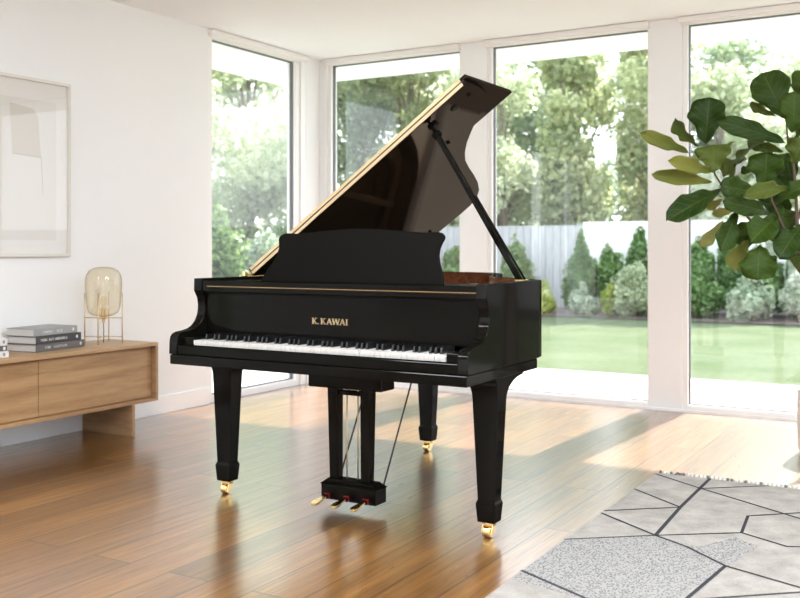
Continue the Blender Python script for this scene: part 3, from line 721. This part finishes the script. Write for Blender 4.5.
# ------------------------------------------------------------------ fiddle leaf fig
LEAVES=[
(-1.255,5.467,1.734,-1.225,5.426,1.983,0.221,0,0),
(-1.303,5.496,1.725,-1.436,5.476,1.881,0.071,0.9,1),
(-1.312,5.375,1.679,-1.486,5.099,1.764,0.088,0.5,2),
(-1.195,5.386,1.57,-1.339,5.127,1.619,0.101,0.4,2),
(-1.192,5.388,1.566,-1.207,5.437,1.729,0.185,0,1),
(-1.174,5.456,1.574,-1.139,5.534,1.756,0.071,0.9,1),
(-1.203,5.439,1.519,-1.442,5.183,1.553,0.097,0.4,2),
(-1.167,5.46,1.483,-1.362,5.114,1.315,0.139,0.2,0),
(-0.853,5.644,1.735,-1.139,5.36,1.842,0.113,0.3,0),
(-0.874,5.69,1.879,-0.993,5.678,2.142,0.21,0.1,0),
(-0.939,5.768,1.901,-1.073,5.747,1.982,0.046,0.8,1),
(-0.825,5.603,1.782,-0.801,5.559,1.999,0.168,-0.2,0),
(-1.154,5.526,1.535,-1.036,5.711,1.788,0.076,0.9,1),
(-0.953,5.528,1.486,-0.935,5.48,1.677,0.204,0,0),
(-0.827,5.486,1.484,-0.978,5.224,1.443,0.101,0.2,1),
(-1.007,5.554,1.462,-1.15,5.412,1.501,0.134,0.2,0),
(-0.917,5.549,1.345,-1.083,5.278,1.404,0.113,0.3,0),
(-1.087,5.449,1.353,-1.134,5.306,1.153,0.122,0.4,0),
(-1.178,5.57,1.312,-1.3,5.556,1.164,0.067,0.6,3),
(-1.053,5.585,1.204,-1.12,5.488,1.048,0.139,0.2,2),
(-0.958,5.409,1.182,-0.96,5.349,1.0,0.204,0,0),
(-0.889,5.508,1.333,-0.987,5.334,1.198,0.16,0.1,0),
(-0.767,5.521,1.28,-0.847,5.358,1.128,0.177,0,0),
(-0.814,5.551,1.615,-0.758,5.526,1.74,0.151,0.2,1),
(-0.817,5.666,1.756,-0.742,5.767,1.9,0.126,0.5,0),
(-0.885,5.51,1.409,-0.734,5.482,1.505,0.118,0.3,0),
(-0.885,5.684,1.692,-0.993,5.678,1.731,0.05,0.6,1),
(-1.12,5.662,1.384,-1.256,5.64,1.349,0.05,0.7,3),
(-1.194,5.618,1.434,-1.286,5.622,1.386,0.055,0.6,3),
(-1.045,5.648,1.586,-1.106,5.67,1.6,0.046,0.5,0),
(-0.925,5.66,1.401,-0.851,5.762,1.264,0.126,0.2,0),
(-0.841,5.767,1.5,-0.887,5.799,1.65,0.113,0.3,0),
(-1.026,5.659,1.307,-1.12,5.662,1.244,0.084,0.3,0),
(-0.934,5.655,1.348,-0.98,5.744,1.503,0.126,0.1,0),
(-0.79,5.682,1.641,-0.632,5.658,1.776,0.177,0.2,0),
(-0.781,5.687,1.494,-0.603,5.559,1.481,0.168,0.2,1),
(-0.772,5.692,1.284,-0.591,5.624,1.321,0.177,0.2,0),
(-0.805,5.789,1.821,-0.719,5.897,2.087,0.202,0.1,0),
(-0.772,5.692,1.178,-0.62,5.549,1.056,0.177,0.2,2),
(-0.821,5.837,1.957,-0.796,6.026,2.201,0.168,0.2,0),
(-0.782,5.918,1.572,-0.605,6.138,1.69,0.177,0.3,0),
(-0.782,5.918,1.354,-0.605,6.138,1.202,0.177,0.3,0),
(-0.841,5.767,1.179,-0.79,5.682,1.052,0.105,0.2,1),
(-0.782,5.918,1.092,-0.752,6.168,1.315,0.168,0.2,0),
(-1.036,5.711,1.33,-0.971,5.691,1.2,0.147,0.2,0),
(-0.932,5.83,1.572,-1.064,5.752,1.655,0.126,0.3,0),
(-0.866,5.868,1.31,-0.97,5.808,1.463,0.134,0.2,0),
(-0.961,5.813,1.572,-0.849,5.82,1.676,0.134,0.1,0),
(-1.12,5.662,1.352,-1.045,5.764,1.506,0.126,0.3,0),
(-1.183,5.567,1.564,-1.117,5.722,1.681,0.109,0.5,1),
(-0.848,5.879,1.441,-0.951,5.819,1.572,0.118,0.2,0),
(-1.036,5.711,1.136,-0.943,5.707,1.04,0.126,0.1,0),
(-0.866,5.868,1.179,-0.942,5.766,1.309,0.147,0.1,0),
(-0.857,5.874,1.899,-0.96,5.872,2.027,0.147,0.2,0),
(-1.149,5.703,1.266,-1.064,5.695,1.168,0.105,0.3,0),
(-0.989,5.797,1.703,-1.073,5.747,1.79,0.092,0.4,1),
]
fig=empty('potted_fig_tree',(-.66,5.90,0),'tall fiddle leaf fig with broad green leaves in a white pot by the windows','potted plant')
fx,fy=-.66,5.90
MB().lathe([(.0,.0),(.150,.0),(.168,.012),(.178,.04),(.182,.20),(.182,.360),(.179,.366),(.172,.366),(.170,.355),(.168,.30),(0,.30)],(fx,fy,0),48).build('pot',noisy('pot_ceramic',(.66,.64,.61),(.69,.67,.64),6,.55),fig,smooth=False)
MB().lathe([(.167,.305),(.12,.325),(.05,.332),(0,.333)],(fx,fy,0),24).build('soil',noisy('soil',(.03,.02,.014),(.07,.05,.035),40,1,bump=.5),fig)
bark=noisy('fig_bark',(.10,.065,.045),(.17,.115,.08),30,.8,(1,1,.3),bump=.3)
tk=MB()
tk.tube([(fx,fy,.30),(-.675,5.88,.45),(-.70,5.85,.70),(-.768,5.752,.882),(-.785,5.741,1.0)],[.020,.018,.016,.015,.013],10)
tk.tube([(-.768,5.752,.882),(-.788,5.741,1.009),(-.87,5.692,1.136),(-1.035,5.596,1.306),(-1.172,5.515,1.497),(-1.209,5.494,1.565),(-1.23,5.46,1.72)],[.014,.012,.010,.008,.0065,.005,.003],8)
tk.tube([(-.768,5.752,.882),(-.788,5.741,1.094),(-.819,5.722,1.306),(-.825,5.719,1.497),(-.837,5.712,1.624),(-.861,5.698,1.741),(-.874,5.69,1.9)],[.014,.012,.010,.0085,.0075,.006,.003],8)
tk.tube([(-.788,5.741,1.094),(-.879,5.687,1.264),(-.934,5.655,1.412),(-.95,5.62,1.49)],[.010,.008,.006,.004],8)
tk.tube([(-.819,5.722,1.306),(-.78,5.90,1.5),(-.78,5.92,1.65),(-.80,5.85,1.95)],[.009,.007,.006,.004],8)
tk.build('trunk',bark,fig,smooth=True)
def figleafmat():
    m=bpy.data.materials.new('fig_leaf'); m.use_nodes=True; nt=m.node_tree; b=nt.nodes['Principled BSDF']; o=nt.nodes['Material Output']
    at=N(nt,'ShaderNodeAttribute'); at.attribute_name='tint'
    r=ramp(nt,[(0,(.024,.056,.006)),(.3,(.048,.095,.009)),(.62,(.12,.155,.024)),(.8,(.30,.295,.06)),(1,(.42,.44,.17))]); L(nt,at.outputs['Fac'],r.inputs[0])
    uv=N(nt,'ShaderNodeUVMap'); sx=N(nt,'ShaderNodeSeparateXYZ'); L(nt,uv.outputs[0],sx.inputs[0])
    ab=N(nt,'ShaderNodeMath',operation='ABSOLUTE'); L(nt,sx.outputs['X'],ab.inputs[0])
    # side veins: periodic in v - .35|u|
    ma=N(nt,'ShaderNodeMath',operation='MULTIPLY_ADD'); ma.inputs[1].default_value=-.28; L(nt,ab.outputs[0],ma.inputs[0]); L(nt,sx.outputs['Y'],ma.inputs[2])
    mu=N(nt,'ShaderNodeMath',operation='MULTIPLY'); mu.inputs[1].default_value=7; L(nt,ma.outputs[0],mu.inputs[0])
    pp=N(nt,'ShaderNodeMath',operation='PINGPONG'); pp.inputs[1].default_value=.5; L(nt,mu.outputs[0],pp.inputs[0])
    v1=N(nt,'ShaderNodeMapRange',interpolation_type='SMOOTHSTEP'); v1.inputs['From Min'].default_value=.0; v1.inputs['From Max'].default_value=.07; v1.inputs['To Min'].default_value=.75; v1.inputs['To Max'].default_value=0; L(nt,pp.outputs[0],v1.inputs['Value'])
    v2=N(nt,'ShaderNodeMapRange',interpolation_type='SMOOTHSTEP'); v2.inputs['From Min'].default_value=.0; v2.inputs['From Max'].default_value=.06; v2.inputs['To Min'].default_value=1; v2.inputs['To Max'].default_value=0; L(nt,ab.outputs[0],v2.inputs['Value'])
    mxm=N(nt,'ShaderNodeMath',operation='MAXIMUM'); L(nt,v1.outputs[0],mxm.inputs[0]); L(nt,v2.outputs[0],mxm.inputs[1])
    sc=N(nt,'ShaderNodeMath',operation='MULTIPLY'); sc.inputs[1].default_value=.5; L(nt,mxm.outputs[0],sc.inputs[0])
    mix=N(nt,'ShaderNodeMix',data_type='RGBA'); mix.inputs[7].default_value=(.16,.21,.07,1); L(nt,sc.outputs[0],mix.inputs[0]); L(nt,r.outputs[0],mix.inputs[6])
    L(nt,mix.outputs[2],b.inputs['Base Color']); b.inputs['Roughness'].default_value=.48; b.inputs['Specular IOR Level'].default_value=.25
    bp=N(nt,'ShaderNodeBump',_Strength=.5,invert=True); bp.inputs['Distance'].default_value=.004; L(nt,mxm.outputs[0],bp.inputs['Height']); L(nt,bp.outputs[0],b.inputs['Normal'])
    tr=N(nt,'ShaderNodeBsdfTranslucent'); L(nt,mix.outputs[2],tr.inputs[0])
    mx=N(nt,'ShaderNodeMixShader'); mx.inputs[0].default_value=.3
    L(nt,b.outputs[0],mx.inputs[1]); L(nt,tr.outputs[0],mx.inputs[2]); L(nt,mx.outputs[0],o.inputs[0])
    return m
def fig_foliage():
    V=[];F=[];UV=[];TI=[]
    NU,NV=8,22
    lr=random.Random(3)
    for (bx,by,bz_,tx,ty,tz,w,roll,sh) in LEAVES:
        b=Vector((bx,by,bz_)); t=Vector((tx,ty,tz)); ax=(t-b); ln=ax.length*1.0; ax.normalize()
        # face of the blade roughly towards the open room, rolled about its own rib
        nrm=Vector((.12,-.95,.30)); nrm=(nrm-ax*nrm.dot(ax)).normalized(); sd=ax.cross(nrm)
        ca,sa=math.cos(roll),math.sin(roll); s2=sd*ca+nrm*sa; n2=nrm*ca-sd*sa
        half=w*lr.uniform(1.0,1.15)*(.82 if sh==2 else 1)/2/max(.55,math.cos(roll)); ph=lr.uniform(0,6); dro=lr.uniform(.02,.12); fold=lr.uniform(.15,.65); asy=lr.uniform(.3,1.1)
        tint={0:lr.uniform(0,.35),1:lr.uniform(.4,.6),2:lr.uniform(.66,.82),3:lr.uniform(.85,1)}[sh]
        o=len(V)
        for j in range(NV+1):
            v=j/NV
            # obovate with a slight waist and a blunt tip
            wd=(math.sin(math.pi*min(1,v**1.35))**.46)*(.60+.50*v)*.95 if 0<v<1 else 0.0
            wd-= .10*math.exp(-((v-.33)/.12)**2)
            wd*=1+.05*math.sin(v*19+ph)
            wd=max(wd,.03 if v<.5 else .0)
            for i in range(NU+1):
                u=-1+2*i/NU
                wave=.20*math.sin(v*15+ph+(1 if u>0 else 2.2))*abs(u)**2*half
                cup=fold*abs(u)**1.3*half*wd*(1 if u>0 else asy)
                bend=-dro*ln*(2*v-.8)**2
                p=b+ax*(v*ln)+s2*(u*wd*half)+n2*(wave+cup+bend)
                V.append(tuple(p)); 
                UV.append((u,v)); TI.append(min(1,max(0,tint+.05*math.sin(3*v+ph))))
        for j in range(NV):
            for i in range(NU):
                a=o+j*(NU+1)+i; F.append((a,a+1,a+NU+2,a+NU+1))
    org=wloc(fig)
    me=bpy.data.meshes.new('foliage'); me.from_pydata([tuple(Vector(v)-org) for v in V],[],F)
    uvl=me.uv_layers.new(name='UVMap')
    for lp in me.loops: uvl.data[lp.index].uv=UV[lp.vertex_index]
    at=me.attributes.new('tint','FLOAT','POINT'); at.data.foreach_set('value',TI)
    me.polygons.foreach_set('use_smooth',[True]*len(me.polygons)); me.materials.append(figleafmat())
    ob=bpy.data.objects.new('foliage',me); C.objects.link(ob); ob.parent=fig
    so=ob.modifiers.new('thickness','SOLIDIFY'); so.thickness=.0012; so.offset=0
fig_foliage()

# ------------------------------------------------------------------ garden
GZ=-.06
def grassmat():
    m,nt,b=mat('lawn')
    tc=N(nt,'ShaderNodeTexCoord')
    n1=N(nt,'ShaderNodeTexNoise',_Scale=.9,_Detail=4); n2=N(nt,'ShaderNodeTexNoise',_Scale=14,_Detail=5)
    L(nt,tc.outputs['Object'],n1.inputs['Vector']); L(nt,tc.outputs['Object'],n2.inputs['Vector'])
    ad=N(nt,'ShaderNodeMath',operation='MULTIPLY_ADD'); ad.inputs[1].default_value=.5; L(nt,n2.outputs['Fac'],ad.inputs[0]); L(nt,n1.outputs['Fac'],ad.inputs[2])
    r=ramp(nt,[(.45,(.082,.112,.056)),(.95,(.135,.155,.095))]); L(nt,ad.outputs[0],r.inputs[0]); L(nt,r.outputs[0],b.inputs['Base Color'])
    b.inputs['Roughness'].default_value=1; b.inputs['Specular IOR Level'].default_value=0; return m
tag(MB().add([(-40,9.05,GZ+.0),(25,9.05,GZ),(25,60,GZ),(-40,60,GZ)],[(0,1,2,3)]).add([(-40,-25,GZ),(-7.2,-25,GZ),(-7.2,9.05,GZ),(-40,9.05,GZ)],[(0,1,2,3)]).build('lawn',grassmat()),'sunlit green lawn beyond the stone terrace','lawn',kind='structure')
struct(MB().box(-7.2,XL-.3,-5,9.05,GZ-.2,GZ+.02).box(XL-.3,9,YB+.12,9.05,GZ-.2,GZ+.02).build('terrace_paving',noisy('terrace_stone',(.43,.42,.40),(.48,.47,.45),2,.8)))
struct(MB().add([(-40,16.2,GZ+.02),(25,16.2,GZ+.02),(25,17.9,GZ+.06),(-40,17.9,GZ+.06)],[(0,1,2,3)]).build('planting_bed',noisy('bark_mulch',(.10,.075,.06),(.20,.155,.13),25,1,bump=.6)))
struct(MB().add([(XR+.3,-25,GZ-.02),(25,-25,GZ-.02),(25,9.05,GZ-.02),(XR+.3,9.05,GZ-.02)],[(0,1,2,3)]).add([(-7.2,-25,GZ-.02),(XR+.3,-25,GZ-.02),(XR+.3,YF-.3,GZ-.02),(-7.2,YF-.3,GZ-.02)],[(0,1,2,3)]).build('side_paving',noisy('side_stone',(.42,.41,.38),(.5,.48,.45),2,.8)))
# garden walls
tag(MB().box(-6.42,18,17.9,18.1,GZ,1.66).build('garden_wall',noisy('render_white',(.78,.77,.75),(.82,.81,.79),2,.9)),'white rendered garden wall behind the hedge and below the trees','wall')
fc=MB()
x=-14.0
while x<-6.45:
    fc.box(x,x+.145,17.9,17.925,GZ+.02,1.60); x+=.155
fc.box(-14,-6.45,17.925,17.96,.3,.38).box(-14,-6.45,17.925,17.96,1.25,1.33)
tag(fc.build('board_fence',noisy('weathered_boards',(.36,.36,.37),(.46,.46,.47),4,.9,(6,6,1))),'grey vertical board fence beyond the shrubs, left of the white garden wall','fence')

PLANTS=[]      # (x, y, radius) of every crown, so that neighbours touch without growing through each other
def free(P,me,margin):
    """which points lie nearer to this crown than to any neighbour"""
    x0,y0,r0=PLANTS[me]; own=np.hypot(P[:,0]-x0,P[:,1]-y0)/r0; ok=np.ones(len(P),bool)
    for k,(x,y,r) in enumerate(PLANTS):
        if k==me or math.hypot(x-x0,y-y0)>3.2*(r+r0): continue
        ok&=(np.hypot(P[:,0]-x,P[:,1]-y)/r-own)>margin/min(r,r0)*(1.3 if r0<.8 else 1.05)
    return ok
def cloud(name,clumps,n,size,stops,parent,trans=.4,seed=1,flat=.6,me_=None):
    """leaves scattered in overlapping clumps; clumps=(x,y,z,rx,ry,rz)"""
    g=np.random.default_rng(seed)
    cl=np.array(clumps,float); vol=cl[:,3]*cl[:,4]*cl[:,5]; idx=g.choice(len(cl),n,p=(vol**.7)/(vol**.7).sum())
    d=g.normal(size=(n,3)); d/=np.linalg.norm(d,axis=1)[:,None]
    rad=g.uniform(.28,1.18,n)**.75
    P=cl[idx,:3]+d*rad[:,None]*cl[idx,3:]
    if me_ is not None:
        k_=free(P,me_,size*1.35)
        P=P[k_]; d=d[k_]; idx=idx[k_]; n=len(P)
    nr=d*.8+g.normal(size=(n,3))*.7; nr/=np.linalg.norm(nr,axis=1)[:,None]
    rv=g.normal(size=(n,3)); a=np.cross(nr,rv); a/=np.linalg.norm(a,axis=1)[:,None]; b=np.cross(nr,a)
    s=(size*g.uniform(.6,1.4,n))[:,None]
    # rhombic leaves folded along the rib
    p0=P-a*s; p1=P+b*s*flat+nr*s*.15; p2=P+a*s; p3=P-b*s*flat+nr*s*.15
    org=np.array(wloc(parent)) if parent is not None else np.zeros(3)
    V=np.stack([p0,p1,p2,p3],1).reshape(-1,3)-org
    me=bpy.data.meshes.new(name)
    me.vertices.add(4*n); me.vertices.foreach_set('co',V.ravel().astype(np.float32))
    me.loops.add(4*n); me.loops.foreach_set('vertex_index',np.arange(4*n,dtype=np.int32))
    me.polygons.add(n); me.polygons.foreach_set('loop_start',np.arange(0,4*n,4,dtype=np.int32)); me.polygons.foreach_set('loop_total',np.full(n,4,np.int32))
    me.update(calc_edges=True)
    tint=np.clip(g.uniform(0,1,n)*.6+g.uniform(0,1,len(cl))[idx]*.4,0,1)
    at=me.attributes.new('tint','FLOAT','POINT'); at.data.foreach_set('value',np.repeat(tint,4).astype(np.float32))
    me.materials.append(stops)
    o=bpy.data.objects.new(name,me); C.objects.link(o)
    if parent is not None: o.parent=parent
    return o
LM_={
 'tree':leafmat('tree_leaves',[(0,(.22,.29,.13)),(.5,(.40,.46,.24)),(.85,(.66,.68,.38)),(1,(.80,.78,.52))],trans=.6),
 'tree_pale':leafmat('pale_tree_leaves',[(0,(.32,.40,.24)),(.5,(.54,.60,.40)),(1,(.80,.82,.62))],trans=.6),
 'tree_dark':leafmat('dark_tree_leaves',[(0,(.18,.25,.14)),(.6,(.32,.40,.24)),(1,(.52,.60,.38))],trans=.45),
 'hedge':leafmat('hedge_leaves',[(0,(.09,.17,.055)),(.6,(.18,.30,.10)),(1,(.36,.48,.19))],trans=.35),
 'bush':leafmat('bush_leaves',[(0,(.10,.17,.06)),(.6,(.20,.30,.11)),(1,(.36,.45,.18))],trans=.35),
 'yellow':leafmat('golden_leaves',[(0,(.20,.30,.06)),(.5,(.42,.48,.12)),(1,(.65,.62,.24))],trans=.4),
 'silver':leafmat('variegated_leaves',[(0,(.22,.30,.18)),(.5,(.45,.52,.36)),(1,(.75,.78,.66))],trans=.35),
}
twig=noisy('tree_bark',(.16,.13,.10),(.26,.22,.18),12,.9,(1,1,.3))
def tree(*a,**k): QUEUE.append((build_tree,a,k)); PLANTS.append((a[1],a[2],a[4]))
def bush(*a,**k): QUEUE.append((build_bush,a,k)); PLANTS.append((a[2],a[3],(a[4]+a[5])/2))
QUEUE=[]
def build_tree(me_,label,x,y,h,r,mk,n,seed,size=.11,group='trees beyond the garden boundary'):
    g=random.Random(seed)
    e=empty('garden_tree',(x,y,GZ),label,'tree',group)
    t=MB(); t.tube([(x,y,GZ),(x+.1,y,h*.3),(x-.05,y+.05,h*.55),(x+.05,y,h*.85)],[.14,.11,.08,.03],8)
    cl=[]
    for k in range(26):
        for _ in range(12):
            a=g.uniform(0,2*math.pi); zz=g.uniform(.16,.98); rr=r*math.sin(math.pi*min(.93,max(.12,zz)))**.6*g.uniform(.2,1)
            c=(x+rr*math.cos(a),y+rr*math.sin(a),GZ+h*zz); q=r*g.uniform(.22,.42)
            if free(np.array([c]),me_,.1)[0]: break
        cl.append((*c,q,q,q*.8))
        if k<14 and free(np.array([c,((x+c[0])/2,(y+c[1])/2,0)]),me_,.12).all(): t.tube([(x,y,GZ+h*zz*.6),(x+(c[0]-x)*.5,y+(c[1]-y)*.5,GZ+h*zz*.85),c],[.05,.03,.012],6)
    t.build('trunk',twig,e,smooth=True)
    cloud('foliage',cl,int(n*.95),size*1.18,LM_[mk],e,seed=seed,me_=me_)
def build_bush(me_,name,label,x,y,rx,ry,h,mk,n,seed,size=.05,cat='shrub',group='shrubs in the planting bed',lumps=12,cone=False):
    g=random.Random(seed); e=empty(name,(x,y,GZ),label,cat,group); cl=[]
    for k in range(lumps):
        zz=g.uniform(.18,.88); a=g.uniform(0,2*math.pi)
        taper=(1-zz*.38) if cone else math.sin(math.pi*min(.9,max(.25,zz+.12)))
        cl.append((x+rx*.6*taper*g.uniform(.2,1)*math.cos(a),y+ry*.6*g.uniform(.2,1)*taper*math.sin(a),GZ+h*zz,rx*.5*taper,ry*.5*taper,h*.22))
    t=MB()
    t.tube([(x,y,GZ),(x,y,GZ+h*.5)],[.03,.012],5)
    for c in cl[:6]:
      if free(np.array([c[:3]]),me_,.04).all(): t.tube([(x,y,GZ),((x+c[0])/2,(y+c[1])/2,c[2]*.5),c[:3]],[.03,.02,.008],5)
    t.build('stems',twig,e,smooth=True)
    cloud('foliage',cl,int(n*1.4),size,LM_[mk],e,seed=seed,trans=.35,me_=me_)
tree('feathery pale green tree seen through the window on the left wall',-14.6,14.4,7.6,2.6,'tree_pale',21000,11,.07)
tree('dense green tree left of the pale one, seen through the window on the left wall',-15.2,11.0,7.0,2.3,'tree',18000,12,.07)
tree('leafy tree filling the gap in the window just right of the room corner',-16.2,19.8,8.2,2.8,'tree_pale',22000,13,.075)
tree('darker tree at the left side of the window just right of the room corner',-14.0,21.8,7.8,2.5,'tree_dark',20000,14,.07)
tree('light tree seen beside the raised piano lid, left window of the back wall',-11.8,20.6,7.2,2.3,'tree',18000,15,.07)
tree('tree behind the grey board fence, just left of its right end',-9.3,20.4,5.6,2.1,'tree_pale',14000,16,.065)
tree('yellow green tree standing behind the joint of grey fence and white wall',-7.6,20.8,5.7,2.0,'tree',14000,17,.065)
tree('broad sunlit tree behind the white garden wall, above the round shrub',-5.9,21.2,6.0,2.0,'tree',14000,18,.065)
tree('blue green tree behind the white garden wall, right of the broad sunlit one',-4.7,23.4,6.0,2.2,'tree_dark',12000,19,.07)
tree('slender pale tree behind the white garden wall beside the white pillar',-4.3,20.2,4.7,1.5,'tree_pale',9000,20,.06)
tree('pale tree behind the garden wall, left of the fig plant',-2.9,22.2,5.2,1.9,'tree_pale',10000,21,.065)
tree('faint tree behind the upper leaves of the fig plant',-.9,23.5,5.6,2.1,'tree_pale',11000,22,.07)
tree('far tree above the grey fence, between the two nearer crowns',-10.4,25.5,6.6,2.5,'tree_dark',11000,23,.08)
tree('tree behind the garden wall beyond the fig plant trunk',1.6,21.8,5.0,1.9,'tree',9000,24,.07)
# hedge shrubs along the left boundary
where=['nearest the left end of the left wall window','second from the left in the left wall window','third from the left in the left wall window','under the crown of the pale tree in the left wall window','beside the right frame of the left wall window','hidden by the room corner, right half in view','just right of the room corner','at the corner of hedge and grey fence']
for i,(y,h) in enumerate([(9.4,1.75),(10.5,1.85),(11.6,1.7),(12.7,1.9),(13.8,1.75),(14.9,1.8),(16.0,1.7),(17.0,1.8)]):
    bush('hedge_shrub','pale green hedge shrub, '+where[i],-11.0+.2*math.sin(i*2.1),y,.85,.75,h,'bush' if i%2 else 'silver',4200,40+i,.055,'hedge','pale hedge along the left of the lawn')
# evergreens in front of the white wall
for nm,x_,h_ in (('leftmost in the row left of the pillar',-6.2,1.42),('second in the row left of the pillar',-5.68,1.30),('third in the row left of the pillar',-5.16,1.50),('partly behind the white pillar',-4.64,1.40)):
    bush('evergreen_shrub','upright evergreen by the garden wall, '+nm,x_,17.35,.52,.34,h_,'hedge',7000,int(60-x_*10),.042,'shrub','upright evergreens along the white wall',13)
for nm,x_,h_ in (('just right of the white pillar',-4.08,1.36),('above the low green shrub',-3.52,1.46),('behind the hanging fig leaves',-2.96,1.32),('behind the variegated shrub',-2.40,1.42),('at the right edge of the picture',-1.84,1.3)):
    bush('evergreen_shrub','upright evergreen by the garden wall, '+nm,x_,17.35,.56,.34,h_,'hedge',7000,int(60-x_*10),.042,'shrub','upright evergreens along the white wall',13)
bush('round_shrub','clipped round green shrub right of the yellow green one, left of the white pillar',-5.08,16.60,.66,.50,1.0,'tree_pale',7000,80,.04,lumps=16)
bush('golden_shrub','small golden yellow shrub tucked against the clipped round shrub',-5.42,16.50,.26,.24,.62,'yellow',3000,81,.035)
bush('pale_shrub','low pale leaved shrub between the golden shrub and the piano',-5.95,16.65,.30,.28,.60,'silver',3000,82,.035)
bush('yellow_shrub','yellow green mounded shrub just behind the right end of the piano',-6.68,16.60,.30,.28,.60,'yellow',3200,83,.035)
bush('tall_pale_shrub','tall pale green shrub in front of the grey board fence',-7.55,17.25,.50,.40,1.35,'bush',5000,84,.045,lumps=14)
bush('low_shrub','low green shrub at the foot of the grey fence, behind the lid prop',-7.75,16.6,.45,.32,.62,'silver',3500,85,.04)
bush('loose_shrub','loose green shrub left of the tall pale one before the grey fence',-8.8,17.2,.65,.40,1.25,'bush',5000,86,.05)
bush('leafy_shrub','leafy bright shrub in front of the grey fence beside the music desk',-10.0,17.1,.70,.45,1.30,'tree_pale',5000,87,.055)
bush('glossy_shrub','broad green shrub beneath the fig branches, left of the white flowered shrub',-3.95,16.75,.52,.42,.95,'hedge',5500,88,.04,lumps=16)
bush('variegated_shrub','white and green variegated shrub beneath the hanging fig leaves',-3.05,16.62,.45,.35,.80,'silver',5000,89,.05)
bush('variegated_shrub','white and green variegated shrub beside the fig plant trunk, at the right edge',-2.35,16.70,.45,.35,.85,'silver',5000,90,.05)

for i_,(fn,a_,k_) in enumerate(QUEUE): fn(i_,*a_,**k_)

# ------------------------------------------------------------------ light
W=bpy.data.worlds.new('sky'); S.world=W; W.use_nodes=True; nt=W.node_tree; bg=nt.nodes['Background']
tc=N(nt,'ShaderNodeTexCoord'); sx=N(nt,'ShaderNodeSeparateXYZ'); L(nt,tc.outputs['Generated'],sx.inputs[0])
r=ramp(nt,[(0,(.93,.97,1.03)),(.35,(.88,.95,1.06)),(1,(.70,.83,1))]); L(nt,sx.outputs['Z'],r.inputs[0]); L(nt,r.outputs[0],bg.inputs[0])
bg.inputs['Strength'].default_value=2.4
sun=bpy.data.lights.new('sun','SUN'); sun.energy=10; sun.angle=R(1.0); sun.color=(1,.965,.92)
so=bpy.data.objects.new('sun',sun); C.objects.link(so)
el,az=R(43.5),R(3)     # high sun beyond the window wall, almost square to it
dirv=Vector((math.sin(az)*math.cos(el),math.cos(az)*math.cos(el),math.sin(el)))
so.rotation_euler=dirv.to_track_quat('Z','Y').to_euler(); so.location=(0,12,12)
FILL=27
# ceiling fill panels, added out of view to brighten the room
lit=bpy.data.materials.new('fill_diffuser'); lit.use_nodes=True; nb=lit.node_tree.nodes['Principled BSDF']
nb.inputs['Emission Color'].default_value=(.93,.985,1.08,1); nb.inputs['Emission Strength'].default_value=FILL
k=0
for (x,y) in ((-3.6,.4),(-1.4,.4),(.2,.4),(1.8,.4),(-1.4,2.9),(.2,2.9),(1.8,2.9)):
    k+=1; e=empty('ceiling_%d'%(k+1),(x,y,H-.026),kind='structure')  # parent of one added fill panel
    MB().box(x-.32,x+.32,y-.32,y+.32,H-.022,H-.001).build('fill_light_frame',M['frame'],e,bevel=.003)
    MB().box(x-.30,x+.30,y-.30,y+.30,H-.025,H-.0221).build('fill_light_panel',lit,e)


# ------------------------------------------------------------------ camera
cam=bpy.data.cameras.new('camera'); co=bpy.data.objects.new('camera',cam); C.objects.link(co); S.camera=co
cam.sensor_width=36; cam.lens=970/800*36
co.location=(0,0,1.16); co.rotation_euler=(R(90),0,R(30.4))
cam.shift_y=-(299-248)/800
cam.clip_start=.05; cam.clip_end=200
cam.dof.use_dof=True; cam.dof.focus_distance=4.3; cam.dof.aperture_fstop=3.0

S.render.engine='CYCLES'
S.view_settings.view_transform='Standard'; S.view_settings.look='None'; S.view_settings.gamma=1; S.view_settings.use_curve_mapping=False
S.view_settings.exposure=0.70
cy=S.cycles; cy.use_denoising=True; cy.max_bounces=12; cy.diffuse_bounces=7; cy.glossy_bounces=6; cy.transparent_max_bounces=16
cy.sample_clamp_indirect=8; cy.caustics_reflective=False; cy.caustics_refractive=False
